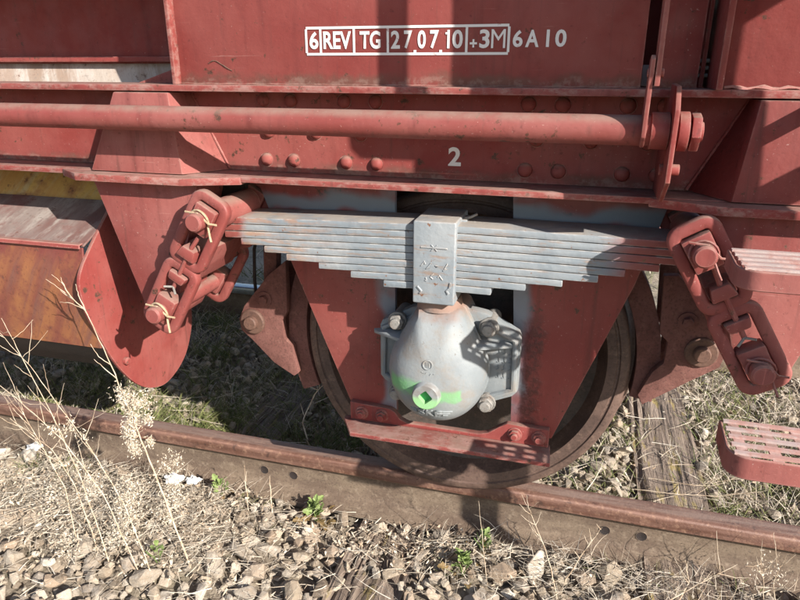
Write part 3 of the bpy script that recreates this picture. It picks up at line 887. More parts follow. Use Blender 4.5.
secs = [(-0.160, 1.0), (-0.215, 1.0), (YD0, 1.0)]
for qd in range(8, 90, 6):
    r = cos(radians(qd)) ; secs.append((YD0 - DOME * (1 - r ** 2.6) ** 0.5, r))
for y, s_ in secs:
    rings.append([bm.verts.new((AX + HR[i] * s_ * cos(2 * pi * i / NA), y, AZ + HR[i] * s_ * sin(2 * pi * i / NA))) for i in range(NA)])
for a, b in zip(rings, rings[1:]):
    for i in range(NA):
        j = (i + 1) % NA
        bm.faces.new((a[i], a[j], b[j], b[i]))
bm.faces.new(rings[0]); bm.faces.new(rings[-1])
abox = finish(bm, 'axle_box', 'box', wagon, smooth=True, tri_angle=40)
tag(abox, 'pear shaped grey axle box with green paint marks')
bm = B(); tube(bm, [(AX + HR[i] * 1.0 * cos(2 * pi * i / NA), -0.246, AZ + HR[i] * 1.0 * sin(2 * pi * i / NA)) for i in range(NA)], 0.0035, 6, closed=True)
finish(bm, 'casting_seam', 'box', abox, smooth=True)
# neck collar under the buckle
bm = B(); tube(bm, [(AX - 0.002, -0.250, 0.660), (AX - 0.002, -0.250, 0.689)], [0.058, 0.052], 32); 
finish(bm, 'neck', 'box', abox, 0.002)
# plug with square socket
bm = B()
n = 32
yf, yb2 = -0.374, -0.335
rot = radians(14)
outer0 = [(-0.034 + 0.0345 * cos(2 * pi * i / n), 0.465 + 0.0345 * sin(2 * pi * i / n)) for i in range(n)]
def sq(i):
    a = 2 * pi * i / n - rot
    k = 0.0135 / max(abs(cos(a)), abs(sin(a)))
    return (-0.034 + k * cos(a + rot + radians(28)), 0.465 + k * sin(a + rot + radians(28)))
sqp = [sq(i) for i in range(n)]
L = []
for ring, y in (([(-0.034 + (p[0] + 0.034) * 1.12, 0.465 + (p[1] - 0.465) * 1.12) for p in outer0], yb2), (outer0, yf + 0.004), ([(-0.034 + (p[0] + 0.034) * 0.9, 0.465 + (p[1] - 0.465) * 0.9) for p in outer0], yf), (sqp, yf), (sqp, yf + 0.016)):
    L.append([bm.verts.new((x, y, z)) for x, z in ring])
for a, b in zip(L, L[1:]):
    for i in range(n):
        j = (i + 1) % n
        bm.faces.new((a[i], a[j], b[j], b[i]))
plug = finish(bm, 'filler_plug', 'plug', abox, smooth=True, tri_angle=40)
bm = B(); f = [bm.verts.new((x, yf + 0.0145, z)) for x, z in sqp]; bm.faces.new(f); finish(bm, 'square_socket', 'green_paint', plug)
# raised emblem letters with wings, and small ring mark
def emboss(me, x0, x1, z0_, z1_, raise_=0.006, name='emblem_letter'):
    xs = [v.co.x for v in me.vertices]; ys = [v.co.y for v in me.vertices]
    a, b, c_, d = min(xs), max(xs), min(ys), max(ys)
    for v in me.vertices:
        x = x0 + (v.co.x - a) / (b - a) * (x1 - x0); z = z0_ + (v.co.y - c_) / (d - c_) * (z1_ - z0_)
        v.co = Vector((x, dome_y(x, z) - (raise_ if v.co.z > 0 else -0.004), z))
    me.materials.clear()
    return link(me, name, 'box', abox)
for chh, a, b in (('S', -0.058, -0.040), ('K', -0.037, -0.017), ('F', -0.014, 0.004)):
    emboss(text_mesh(chh, 0.1, 0.015), a, b, 0.400, 0.419)
for (x0, x1, zz_) in ((-0.080, -0.062, 0.412), (-0.074, -0.062, 0.405), (0.004, 0.028, 0.4165), (0.004, 0.022, 0.4095), (0.004, 0.016, 0.403)):
    pts = [(x0 + (x1 - x0) * k / 4, 0, zz_) for k in range(5)]
    mark([(p[0], dome_y(p[0], p[2]) - 0.0005, p[2]) for p in pts], 0.0024, abox, 'box', 'emblem_wing')
ring = [(-0.033 + 0.0115 * cos(a), 0, 0.5445 + 0.0115 * sin(a)) for a in [i * pi / 8 for i in range(16)]]
bm = B(); tube(bm, [(x, dome_y(x, z) - 0.0005, z) for x, _, z in ring], 0.0019, 5, closed=True); finish(bm, 'casting_ring', 'box', abox, smooth=True)
for dx in (-0.004, 0, 0.004):
    mark([(-0.033 + dx, dome_y(-0.033 + dx, z) - 0.0005, z) for z in (0.538, 0.551)], 0.0013, abox, 'box')
for k in range(4):
    x = -0.046 + k * 0.0095 + rnd.uniform(-.002, .002)
    pts = [(x + rnd.uniform(-.003, .004), 0.522 + rnd.uniform(-.004, .004)) for _ in range(3)]
    mark([(px_, dome_y(px_, pz_) - 0.0003, pz_) for px_, pz_ in pts], 0.0012, abox, 'box')
# wings with bolts
WZ = [(0.03, 0.652), (0.090, 0.640), (0.172, 0.595), (0.178, 0.580), (0.178, 0.435), (0.165, 0.420), (0.110, 0.395), (0.05, 0.395)]
for s in (1, -1):
    poly = [(AX + 0.022 + s * (x + (0.012 if s < 0 else 0)), z) for x, z in WZ]
    bm = B(); prism(bm, poly, -0.226, -0.190)
    w = finish(bm, 'guide_wing', 'box', abox, 0.004)
    # raised frame of the wing
    fr = [(0.085, 0.615), (0.165, 0.578), (0.168, 0.442), (0.100, 0.412)]
    bm = B()
    pp = [(AX + 0.022 + s * (x + (0.012 if s < 0 else 0)), -0.230, z) for x, z in fr]
    tube(bm, pp, 0.008, 8)
    finish(bm, 'wing_rib', 'box', w, smooth=True)
    bm = B()
    hexa(bm, [(AX + s * 0.075, -0.226, 0.560), (AX + s * 0.185, -0.226, 0.556), (AX + s * 0.185, -0.226, 0.570), (AX + s * 0.075, -0.226, 0.585),
              (AX + s * 0.085, -0.300, 0.568), (AX + s * 0.180, -0.236, 0.560), (AX + s * 0.180, -0.236, 0.567), (AX + s * 0.085, -0.300, 0.578)])
    finish(bm, 'wing_gusset', 'box', w, 0.002)
    if s > 0:
        for k, x in enumerate((0.118, 0.132, 0.147)):
            for j in range(4):
                z = 0.470 + j * 0.022
                mark([(x, -0.2265, z), (x + 0.006, -0.2265, z + 0.004 * (j % 2)), (x + 0.004, -0.2265, z + 0.014)], 0.0016, w, 'box')
bm = B(); hexnut(bm, 0, 0, -0.020, 0.0, 0.021); lathe_y(bm, [(0.014, -0.020), (0.014, -0.030), (0.0, -0.031)], 0, 0, 16); lathe_y(bm, [(0.025, 0), (0.025, -0.005), (0, -0.005)], 0, 0, 20); cyl_y(bm, 0.0, 0.085, 0, 0, 0.020, 16)
wb = finish(bm, 'wing_bolt', 'bolt', abox, 0.0015, 1)
for i, (x, z) in enumerate(((0.096, 0.614), (0.098, 0.404), (-0.140, 0.606), (-0.140, 0.404))):
    o = wb if i == 0 else link(wb.data, 'wing_bolt', None, abox)
    o.location = (x, -0.245, z); o.rotation_euler = (0, i * 1.1, 0)

# wheel ------------------------------------------------------------------------
WX, WZc, R0 = -0.008, 0.46, 0.46
bm = B()
prof = [(0.0, -0.115), (0.078, -0.115), (0.082, -0.112), (0.084, -0.09), (0.115, -0.088), (0.120, -0.08), (0.125, -0.045), (0.155, -0.022), (0.25, -0.006), (0.33, -0.016), (0.385, -0.032),
        (0.385, 0.035), (0.33, 0.02), (0.25, 0.022), (0.155, 0.02), (0.125, 0.06), (0.075, 0.06)]
lathe_y(bm, prof, WX, WZc, 96)
wheel = finish(bm, 'wheel', 'wheel', wagon, smooth=True, tri_angle=50)
bm = B()
prof = [(0.378, -0.031), (0.392, -0.044), (0.398, -0.070), (0.402, -0.077), (0.425, -0.078), (0.428, -0.074), (0.433, -0.074), (0.436, -0.078), (0.452, -0.077), (0.4585, -0.071),
        (0.4605, -0.060), (0.461, -0.01), (0.463, 0.022), (0.470, 0.032), (0.484, 0.040), (0.489, 0.048), (0.486, 0.056), (0.475, 0.060), (0.40, 0.058), (0.385, 0.036), (0.378, 0.0), (0.378, -0.031)]
lathe_y(bm, prof, WX, WZc, 128)
finish(bm, 'rim', 'rim', wheel, smooth=True, tri_angle=50)
bm = B(); cyl_y(bm, -0.15, 1.62, WX, WZc, 0.075, 28); finish(bm, 'axle', 'wheel', wagon, smooth=True)
bm = B()
prof = [(0.0, 1.60), (0.08, 1.60), (0.12, 1.57), (0.125, 1.53), (0.25, 1.50), (0.385, 1.52), (0.40, 1.56), (0.455, 1.56), (0.461, 1.55), (0.463, 1.46), (0.488, 1.44), (0.486, 1.43), (0.40, 1.43), (0.385, 1.46), (0.15, 1.47), (0.12, 1.43), (0.07, 1.43)]
lathe_y(bm, prof, WX, WZc, 72); finish(bm, 'wheel', 'wheel', wagon, smooth=True)

# brake gear -------------------------------------------------------------------
bl = [(-0.525, 0.690), (-0.585, 0.640), (-0.672, 0.535), (-0.694, 0.490), (-0.688, 0.452), (-0.655, 0.425), (-0.585, 0.355), (-0.520, 0.318), (-0.505, 0.330), (-0.520, 0.42), (-0.545, 0.44), (-0.548, 0.50), (-0.530, 0.53)]
brr = [(0.500, 0.735), (0.535, 0.738), (0.570, 0.705), (0.655, 0.600), (0.672, 0.550), (0.662, 0.505), (0.605, 0.462), (0.520, 0.395), (0.492, 0.372), (0.478, 0.40), (0.505, 0.47), (0.530, 0.50), (0.532, 0.56), (0.510, 0.58)]
for poly, pin, bolt, s in ((bl, (-0.645, 0.488), (-0.600, 0.565), -1), (brr, (0.613, 0.543), (0.570, 0.622), 1)):
    bm = B(); prism(bm, poly, -0.088, -0.062)
    hb = finish(bm, 'brake_hanger_plate', 'brake', wagon, 0.003)
    bm = B(); prism(bm, poly, 0.012, 0.030); finish(bm, 'inner_plate', 'brake', hb, 0.003)
    bm = B(); lathe_y(bm, [(0.040, -0.089), (0.040, -0.096), (0.036, -0.099), (0.021, -0.099), (0.021, -0.112), (0.018, -0.116), (0, -0.116)], *pin, 24); cyl_y(bm, -0.09, 0.04, *pin, 0.02, 14)
    finish(bm, 'brake_pin', 'washer', hb, smooth=True)
    bm = B(); lathe_y(bm, [(0.024, -0.089), (0.024, -0.094), (0.0, -0.094)], *bolt, 18); hexnut(bm, bolt[0], bolt[1], -0.108, -0.094, 0.014)
    finish(bm, 'hanger_bolt', 'brake', hb, 0.001)
    bm = B()
    a0, a1 = (radians(148), radians(202)) if s < 0 else (radians(-10), radians(38))
    inn = [(WX + 0.475 * cos(a0 + (a1 - a0) * k / 16), WZc + 0.475 * sin(a0 + (a1 - a0) * k / 16)) for k in range(17)]
    out = [(WX + 0.535 * cos(a0 + (a1 - a0) * k / 16), WZc + 0.535 * sin(a0 + (a1 - a0) * k / 16)) for k in range(17)]
    prism(bm, inn + out[::-1], -0.058, 0.008); finish(bm, 'brake_shoe', 'brake', hb, 0.004)
    bm = B(); hexa(bm, [(bolt[0] - .02, -0.055, bolt[1]), (bolt[0] + .02, -0.055, bolt[1]), (bolt[0] + .02, -0.02, bolt[1]), (bolt[0] - .02, -0.02, bolt[1]),
                        (bolt[0] + s * -.03 - .025, -0.055, 1.0), (bolt[0] + s * -.03 + .025, -0.055, 1.0), (bolt[0] + s * -.03 + .025, -0.02, 1.0), (bolt[0] + s * -.03 - .025, -0.02, 1.0)])
    finish(bm, 'hanger_link', 'brake', hb, 0.003)
    bm = B(); tube(bm, [(pin[0], 0.0, pin[1]), (pin[0], 1.5, pin[1])], 0.028, 14); finish(bm, 'brake_beam', 'brake', hb, smooth=True)
bm = B(); tube(bm, [(-0.66, -0.03, 0.50), (-0.662, -0.03, 0.60), (-0.655, -0.03, 0.70), (-0.62, -0.03, 0.80), (-0.60, -0.03, 0.96)], 0.005, 6); finish(bm, 'cable', 'dark', wagon, smooth=True)

# shackles --------------------------------------------------------------------
def rrect(u0, u1, hw, r, n=6):
    pts = []
    for (cu_, cw, a0) in ((u1 - r, hw - r, 0), (u0 + r, hw - r, 90), (u0 + r, -hw + r, 180), (u1 - r, -hw + r, 270)):
        for k in range(n + 1):
            a = radians(a0 + 90 * k / n)
            pts.append((cu_ + r * cos(a), cw + r * sin(a)))
    return pts
def shackle(T, Bp):
    T = Vector((T[0], 0, T[1])); Bp = Vector((Bp[0], 0, Bp[1]))
    U = (Bp - T).normalized(); Wd = Vector((U.z, 0, -U.x)); Lg = (Bp - T).length
    if Wd.x < 0: Wd = -Wd
    def P(u, w, y): return T + U * u + Wd * w + Vector((0, y, 0))
    def ubox(bm, u0, u1, w, y0, y1, w2=None):
        w2 = w2 or w
        hexa(bm, [P(u0, -w, y0), P(u0, w, y0), P(u0, w, y1), P(u0, -w, y1), P(u1, -w2, y0), P(u1, w2, y0), P(u1, w2, y1), P(u1, -w2, y1)])
    mid = Lg / 2
    bm = B()
    ubox(bm, mid - 0.050, mid + 0.050, 0.027, -0.374, -0.172)
    root = finish(bm, 'shackle', 'red_link', wagon, 0.005)
    for y, sgn in ((-0.396, -1), (-0.150, 1)):
        for (u0, u1) in ((-0.046, mid - 0.008), (mid + 0.010, Lg + 0.048)):
            bm = B(); tube(bm, [P(u, w, y) for u, w in rrect(u0, u1, 0.040, 0.019)], 0.0128, 16, closed=True, sq=0.5)
            finish(bm, 'link', 'red_link', root, smooth=True)
        ya, yb = (-0.420, -0.3745) if sgn < 0 else (-0.172, -0.126)
        bm = B(); ubox(bm, mid - 0.054, mid - 0.024, 0.018, ya, yb, 0.026); finish(bm, 'saddle_horn', 'red_link', root, 0.006)
        bm = B(); ubox(bm, mid + 0.026, mid + 0.050, 0.026, ya + 0.002, yb, 0.021); finish(bm, 'saddle_horn', 'red_link', root, 0.007)
        bm = B(); ubox(bm, -0.030, 0.042, 0.028, ya, yb, 0.027); finish(bm, 'pin_block', 'red_link', root, 0.004)
        bm = B(); ubox(bm, Lg - 0.044, Lg + 0.032, 0.028, ya, yb, 0.025); finish(bm, 'pin_block', 'red_link', root, 0.008)
    for u in (0.004, Lg):
        p = P(u, 0, 0)
        bm = B(); lathe_y(bm, [(0.0, -0.456), (0.018, -0.456), (0.022, -0.452), (0.022, -0.115), (0.0, -0.115)], p.x, p.z, 20)
        finish(bm, 'pin', 'red_link', root, smooth=True)
        # split pin wrapped over the pin end
        bm = B()
        pts = [(p.x + 0.026 * cos(a), -0.430 - 0.004 * sin(2 * a), p.z + 0.026 * sin(a)) for a in [radians(200 - 18 * k) for k in range(14)]]
        pts += [(p.x + 0.030, -0.436, p.z - 0.034), (p.x + 0.036, -0.442, p.z - 0.046)]
        tube(bm, pts, 0.0028, 6); finish(bm, 'split_pin', 'wire' if T.x < 0 else 'red_link', root, smooth=True)
        bm = B(); tube(bm, [(p.x - 0.030, -0.434, p.z + 0.022), (p.x + 0.005, -0.439, p.z + 0.020), (p.x + 0.030, -0.436, p.z - 0.004), (p.x + 0.050, -0.434, p.z - 0.006)], 0.0026, 6)
        finish(bm, 'split_pin', 'wire' if T.x < 0 else 'red_link', root, smooth=True)
    bm = B(); tube(bm, [P(mid - 0.09, 0.006, -0.406), P(mid - 0.05, 0.002, -0.410), P(mid + 0.07, 0, -0.408)], 0.0055, 8); finish(bm, 'locking_bolt', 'red_link', root, smooth=True)
    for w in (-0.018, 0.018):
        bm = B(); tube(bm, [P(mid + 0.066, 0, -0.412), P(mid + 0.074, w, -0.422)], 0.0028, 6); finish(bm, 'split_pin', 'bolt', root, smooth=True)
    return root
shackle((-0.571, 0.884), (-0.718, 0.634))
shackle((0.519, 0.889), (0.659, 0.658))

# steps --------------------------------------------------------------------------
def build_step(x0, x1, yf, yb, zt, skirt):
    bm = B()
    # U shaped skirt with a rounded front left corner
    r = 0.035
    path = [(x0 + 0.004, yb)] + [(x0 + r - r * cos(radians(a)), yf + r - r * sin(radians(a))) for a in range(0, 91, 15)] + \
           [(x1 - r + r * sin(radians(a)), yf + r - r * cos(radians(a))) for a in range(0, 91, 15)] + [(x1 - 0.004, yb)]
    th = 0.005
    inner = []
    for i, p in enumerate(path):
        a = Vector(path[max(i - 1, 0)]); b = Vector(path[min(i + 1, len(path) - 1)])
        d = (b - a).normalized(); inner.append((p[0] - d.y * th, p[1] + d.x * th))
    prism(bm, path + inner[::-1], zt - skirt, zt, 'z')
    st = finish(bm, 'step', 'red_link', wagon, 0.0018, 1)
    # tread: bars with raised serrated crests
    rows = 5
    for k in range(rows):
        y = yf + 0.014 + (yb - yf - 0.02) * k / (rows - 1)
        bm = B()
        nseg = 1
        up, dn = [], []
        for j in range(nseg + 1):
            x = x0 + 0.010 + (x1 - x0 - 0.02) * j / nseg
            ph = (x - x0) / 0.052 * 2 * pi
            w = 0.0050
            zc = zt + 0.003
            up.append((x, y - w, y + w, zc))
        rings_ = [[bm.verts.new((x, a, zt - 0.001)), bm.verts.new((x, a, z)), bm.verts.new((x, b, z)), bm.verts.new((x, b, zt - 0.001))] for x, a, b, z in up]
        for p, q_ in zip(rings_, rings_[1:]):
            for i in range(4):
                bm.faces.new((p[i], p[(i + 1) % 4], q_[(i + 1) % 4], q_[i]))
        bm.faces.new(rings_[0]); bm.faces.new(rings_[-1])
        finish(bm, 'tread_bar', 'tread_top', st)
    nx = int((x1 - x0) / 0.052)
    for k in range(nx + 1):
        x = x0 + 0.026 + 0.052 * k
        if x > x1 - 0.012: continue
        bm = B(); box(bm, x - 0.009, x + 0.009, yf + 0.006, yb - 0.004, zt - 0.005, zt - 0.0012)
        finish(bm, 'tread_bridge', 'tread', st)
    return st
build_step(0.532, 0.765, -0.672, -0.545, 0.928, 0.033)
build_step(0.570, 0.780, -0.672, -0.545, 0.601, 0.043)
bm = B(); box(bm, 0.735, 0.775, -0.545, -0.533, 0.56, 1.45); hg = finish(bm, 'step_hanger', 'red', wagon, 0.002)
bm = B(); box(bm, 0.735, 0.775, -0.533, -0.301, 1.19, 1.202); finish(bm, 'hanger_arm', 'red', hg, 0.002)
bm = B(); box(bm, 0.985, 1.090, -0.675, -0.66, 0.42, 2.4); lp = finish(bm, 'added_shade_post', 'red', wagon, 0.002)  # added unseen post, placed to cast a shade band on the rail
bm = B(); box(bm, 1.00, 1.08, -0.66, -0.301, 1.24, 1.26); finish(bm, 'added_post_bracket', 'red', lp, 0.002)  # ties the added shade post to the end panel
bm = B(); box(bm, 0.56, 1.092, -0.6775, -0.6765, 1.42, 2.4); finish(bm, 'added_shade_screen', 'red', lp)  # added out of view to shade the right half of the side panel
bm = B(); box(bm, 1.093, 1.099, -0.676, -0.301, 1.66, 2.4); finish(bm, 'added_shade_side', 'red', lp)  # added unseen plate for the slanting shade edge on the end panel
bm = B(); tube(bm, [(0.60, -0.67, 1.47), (0.44, -0.67, 1.47), (0.425, -0.67, 1.485), (0.42, -0.67, 1.52), (0.42, -0.67, 2.3), (0.60, -0.67, 2.32)], 0.020, 10); finish(bm, 'added_shade_bar', 'red', lp, smooth=True)  # added unseen bar, casting a narrow shade band over panel and web

# ================================================================== GROUND COVER
def cam_px(p):
    d = Vector(p) - CAM_POS
    z = d.dot(CF)
    if z < 0.05: return None
    return (400 + 647 * d.dot(CR) / z, 300 - 647 * d.dot(CU) / z, z)

def hull_stone(r):
    bm = B()
    n = r.randint(13, 20)
    sx, sy, sz = r.uniform(0.85, 1.25), r.uniform(0.65, 1.0), r.uniform(0.45, 0.8)
    for _ in range(n):
        v = Vector((r.gauss(0, 1), r.gauss(0, 1), r.gauss(0, 1))).normalized()
        k = r.uniform(0.86, 1.08)
        bm.verts.new((v.x * sx * k, v.y * sy * k, v.z * sz * k))
    res = bmesh.ops.convex_hull(bm, input=bm.verts)
    junk = [g for g in res.get('geom_interior', []) + res.get('geom_unused', []) if isinstance(g, bmesh.types.BMVert)]
    junk = list(set(junk))
    if junk: bmesh.ops.delete(bm, geom=junk, context='VERTS')
    bmesh.ops.recalc_face_normals(bm, faces=bm.faces)
    bmesh.ops.bevel(bm, geom=[e for e in bm.edges if e.calc_face_angle(0) > 0.5], offset=0.05, segments=1, affect='EDGES', clamp_overlap=True)
    me = bpy.data.meshes.new('stone')
    bm.to_mesh(me); bm.free()
    me.materials.append(M['stone'])
    return me
sr = random.Random(21)
stone_meshes = [hull_stone(sr) for _ in range(16)]

def on_rail(x, y, m):
    return abs(y + 0.010) < 0.062 + m or abs(y - 1.495) < 0.075 + m
def on_sleeper(x, y):
    for xc, w, zt, ya in SLEEPERS:
        if abs(x - xc) < w / 2 and ya < y < 2.06: return (xc, zt)
    return None
stones = []
grid = {}
def try_stone(x, y, s, zoff, sep):
    k = (int(x // 0.12), int(y // 0.12))
    for i in (-1, 0, 1):
        for j in (-1, 0, 1):
            for (a, b, c_) in grid.get((k[0] + i, k[1] + j), ()):
                if (a - x) ** 2 + (b - y) ** 2 < (sep * (s + c_)) ** 2: return False
    grid.setdefault(k, []).append((x, y, s))
    rot = Euler((sr.gauss(0, 0.5), sr.gauss(0, 0.5), sr.uniform(0, 6.28)))
    stones.append((Vector((x, y, gh(x, y) + zoff)), rot, s, sr.randrange(16)))
    return True
def dens(x, y):
    """how much of the ground is bare stone here"""
    if y > 0.05: return (0.6 if x < 0.55 else 0.25) if y < 1.4 else 0.3
    d = 1.0
    if x < -0.62 and y > -0.50 and y < 0.0: d = 0.30
    return d
for tries in range(40000):
    x = sr.uniform(-2.6, 1.9); y = sr.uniform(-1.15, 2.0)
    s = sr.choice((0.013, 0.016, 0.019, 0.022, 0.026, 0.030, 0.035, 0.042, 0.050)) * (1.0 if y < 0.05 else 0.75)
    if sr.random() > dens(x, y): continue
    if on_rail(x, y, s * 0.9): continue
    q = on_sleeper(x, y)
    if q and y > -0.6 and not (q[0] == -0.20 and sr.random() < 0.07): continue
    try_stone(x, y, s, -0.007 + (0.018 if q else 0), 0.60)
grid.clear()
for tries in range(7000):
    x = sr.uniform(-2.2, 1.5); y = sr.uniform(-1.0, 1.3)
    s = sr.choice((0.012, 0.015, 0.020, 0.026, 0.034, 0.042)) * (1.0 if y < 0.05 else 0.75)
    if sr.random() > dens(x, y): continue
    if on_rail(x, y, s * 0.9): continue
    q = on_sleeper(x, y)
    if q and not (q[0] == -0.20 and sr.random() < 0.04): continue
    try_stone(x, y, s, 0.020, 0.95)
ranked = []
for st in stones:
    p = cam_px(st[0])
    if p and -10 < p[0] < 810 and 380 < p[1] < 612 and st[0].y < -0.06:
        ranked.append((st[2] / p[2], st))
ranked.sort(key=lambda a: -a[0])
single = set(id(s) for _, s in ranked[:300])
mass = B()
tmp = {}
mv, mf = [], []
for st in stones:
    me = stone_meshes[st[3]]
    if id(st) in single:
        o = bpy.data.objects.new('stone', me); col.objects.link(o)
        o.location = st[0]; o.rotation_euler = st[1]; o.scale = (st[2],) * 3
        o.parent = ground
    else:
        mt = Matrix.Translation(st[0]) @ st[1].to_matrix().to_4x4() @ Matrix.Scale(st[2], 4)
        base = len(mv)
        mv.extend([tuple(mt @ v.co) for v in me.vertices])
        mf.extend([tuple(base + i for i in p.vertices) for p in me.polygons])
mass.free()
me = bpy.data.meshes.new('ballast'); me.from_pydata(mv, [], mf); me.update()
ballast = link(me, 'ballast', 'stone_mass')
tag(ballast, 'beige and grey crushed stone ballast around the rails', 'ballast', kind='stuff')

# grass / straw ---------------------------------------------------------------
class Blades:
    def __init__(s): s.v, s.f = [], []
    def blade(s, p, direc, length, width, bend, segs=3):
        p = Vector(p); d = Vector(direc).normalized()
        side = d.cross(Vector((0, 0, 1)))
        if side.length < 1e-3: side = Vector((1, 0, 0))
        side.normalize()
        a = gr_.uniform(0, pi)
        side = (side * cos(a) + d.cross(side) * sin(a)).normalized()
        base = len(s.v)
        for k in range(segs + 1):
            w = width * (1 - k / segs) ** 0.6 if k else width
            if k == segs: s.v.append(tuple(p))
            else: s.v += [tuple(p - side * w * .5), tuple(p + side * w * .5)]
            d = (d + Vector(bend) / segs).normalized()
            p = p + d * (length / segs)
        for k in range(segs - 1):
            b = base + 2 * k
            s.f.append((b, b + 1, b + 3, b + 2))
        b = base + 2 * (segs - 1)
        s.f.append((b, b + 1, b + 2))
    def build(s, name, mat, label, cat):
        me = bpy.data.meshes.new(name); me.from_pydata(s.v, [], s.f); me.update()
        return tag(link(me, name, mat), label, cat, kind='stuff')
gr_ = random.Random(5)
def clear_spot(x, y):
    return not on_rail(x, y, 0.01)
straw, grass = Blades(), Blades()
# flattened straw in the foreground
for _ in range(5600):
    if gr_.random() < 0.76: x, y = gr_.gauss(-1.12, 0.30), gr_.gauss(-0.27, 0.13)
    elif gr_.random() < 0.62: x, y = gr_.gauss(0.38, 0.28), gr_.gauss(-0.16, 0.06)
    else: x, y = gr_.uniform(-2.2, 1.2), gr_.uniform(-0.95, -0.09)
    if y > -0.085: continue
    z = gh(x, y) + gr_.uniform(0.01, 0.045)
    a = gr_.uniform(0, 2 * pi); e = abs(gr_.gauss(0.0, 0.28))
    straw.blade((x, y, z), (cos(a), sin(a), e), gr_.uniform(0.02, 0.11), gr_.uniform(0.0009, 0.0024), (gr_.gauss(0, .5), gr_.gauss(0, .3), gr_.gauss(-.1, .15)))
for _ in range(1500):
    x, y = gr_.uniform(-0.9, 1.1), gr_.uniform(-0.75, -0.085)
    a = gr_.uniform(0, 2 * pi)
    straw.blade((x, y, gh(x, y) + gr_.uniform(0.016, 0.045)), (cos(a), sin(a), gr_.gauss(0, .15)), gr_.uniform(.02, .13), gr_.uniform(.0010, .0026), (gr_.gauss(0, .5), gr_.gauss(0, .5), gr_.gauss(0, .2)))
# upright dry and green tufts
def tuft(b, x, y, n, h, spread, wid=0.003, zoff=0.0):
    for _ in range(n):
        px, py = x + gr_.gauss(0, spread), y + gr_.gauss(0, spread)
        if on_rail(px, py, 0.004): continue
        a = gr_.uniform(0, 2 * pi); k = gr_.uniform(0.1, 0.8)
        b.blade((px, py, gh(px, py) + zoff), (cos(a) * k, sin(a) * k, 1), h * gr_.uniform(0.5, 1.2), wid * gr_.uniform(.6, 1.2), (cos(a) * .6, sin(a) * .6, -.5), 4)
for _ in range(420):      # shaded bed left of the wheel
    x, y = gr_.uniform(-2.4, -0.35), gr_.uniform(0.10, 1.40)
    tuft(grass if gr_.random() < .7 else straw, x, y, 24, gr_.uniform(0.06, 0.15), 0.045)
for _ in range(560):      # bed right of the wheel
    x, y = gr_.uniform(0.15, 1.9), gr_.uniform(0.09, 1.40)
    if on_sleeper(x, y) and gr_.random() < .93: continue
    tuft(grass if gr_.random() < .5 else straw, x, y, 20, gr_.uniform(0.04, 0.11), 0.04)
for _ in range(800):      # beyond the far rail
    x, y = gr_.uniform(-6, 6), gr_.uniform(1.62, 7)
    tuft(grass if gr_.random() < .55 else straw, x, y, 14, gr_.uniform(0.08, 0.2), 0.09, 0.006)
for x, y, n in ((-1.55, -0.17, 60), (-1.42, -0.15, 50), (-1.35, -0.28, 40), (0.44, -0.12, 26), (0.02, -0.25, 24), (0.83, -0.10, 24), (0.60, -0.14, 16), (0.30, 0.10, 40), (0.42, 0.13, 40), (0.38, 0.22, 30), (0.52, 0.16, 30), (0.84, 0.14, 60), (0.86, 0.28, 60), (0.95, 0.45, 60), (-0.70, -0.12, 20)):
    tuft(grass, x, y, n, 0.06, 0.03, 0.0028)
    tuft(straw, x, y, n // 2, 0.07, 0.035, 0.0022)
for _ in range(70):
    x, y = gr_.uniform(-1.5, -0.45), gr_.uniform(0.10, 0.40)
    tuft(grass, x, y, 26, gr_.uniform(0.07, 0.13), 0.03)
for _ in range(900):      # straw strewn between the rails
    x, y = gr_.uniform(-2.3, 1.8), gr_.uniform(0.08, 1.4)
    a = gr_.uniform(0, 2 * pi)
    straw.blade((x, y, gh(x, y) + gr_.uniform(0.012, 0.06)), (cos(a), sin(a), gr_.gauss(0.05, .2)), gr_.uniform(.06, .2), gr_.uniform(.0016, .0034), (gr_.gauss(0, .3), gr_.gauss(0, .3), -.1))
straw.build('dry_grass', 'straw', 'matted pale straw and dry grass lying over the stones', 'dry grass')
grass.build('grass', 'grass', 'green grass growing between and beside the rails', 'grass')
# crumpled litter of dead leaves and stalk bits
lit = Blades()
for _ in range(6000):
    r_ = gr_.random()
    if r_ < 0.70: x, y = gr_.gauss(-1.12, 0.26), gr_.gauss(-0.26, 0.12)
    elif r_ < 0.80: x, y = gr_.gauss(-0.12, 0.16), gr_.gauss(-0.19, 0.05)
    elif r_ < 0.95: x, y = gr_.uniform(-2.2, 1.6), gr_.uniform(0.08, 1.4)
    else: x, y = gr_.uniform(-1.6, 1.2), gr_.uniform(-0.8, -0.09)
    if on_rail(x, y, 0.02): continue
    a = gr_.uniform(0, 2 * pi)
    lit.blade((x, y, gh(x, y) + gr_.uniform(0.008, 0.040)), (cos(a), sin(a), gr_.gauss(0.1, .5)), gr_.uniform(.006, .026), gr_.uniform(.002, .010), (gr_.gauss(0, 1.2), gr_.gauss(0, 1.2), gr_.gauss(0, 1.2)))
lit.build('leaf_litter', 'litter', 'brown crumbled leaf litter and dead plant bits', 'leaf litter')

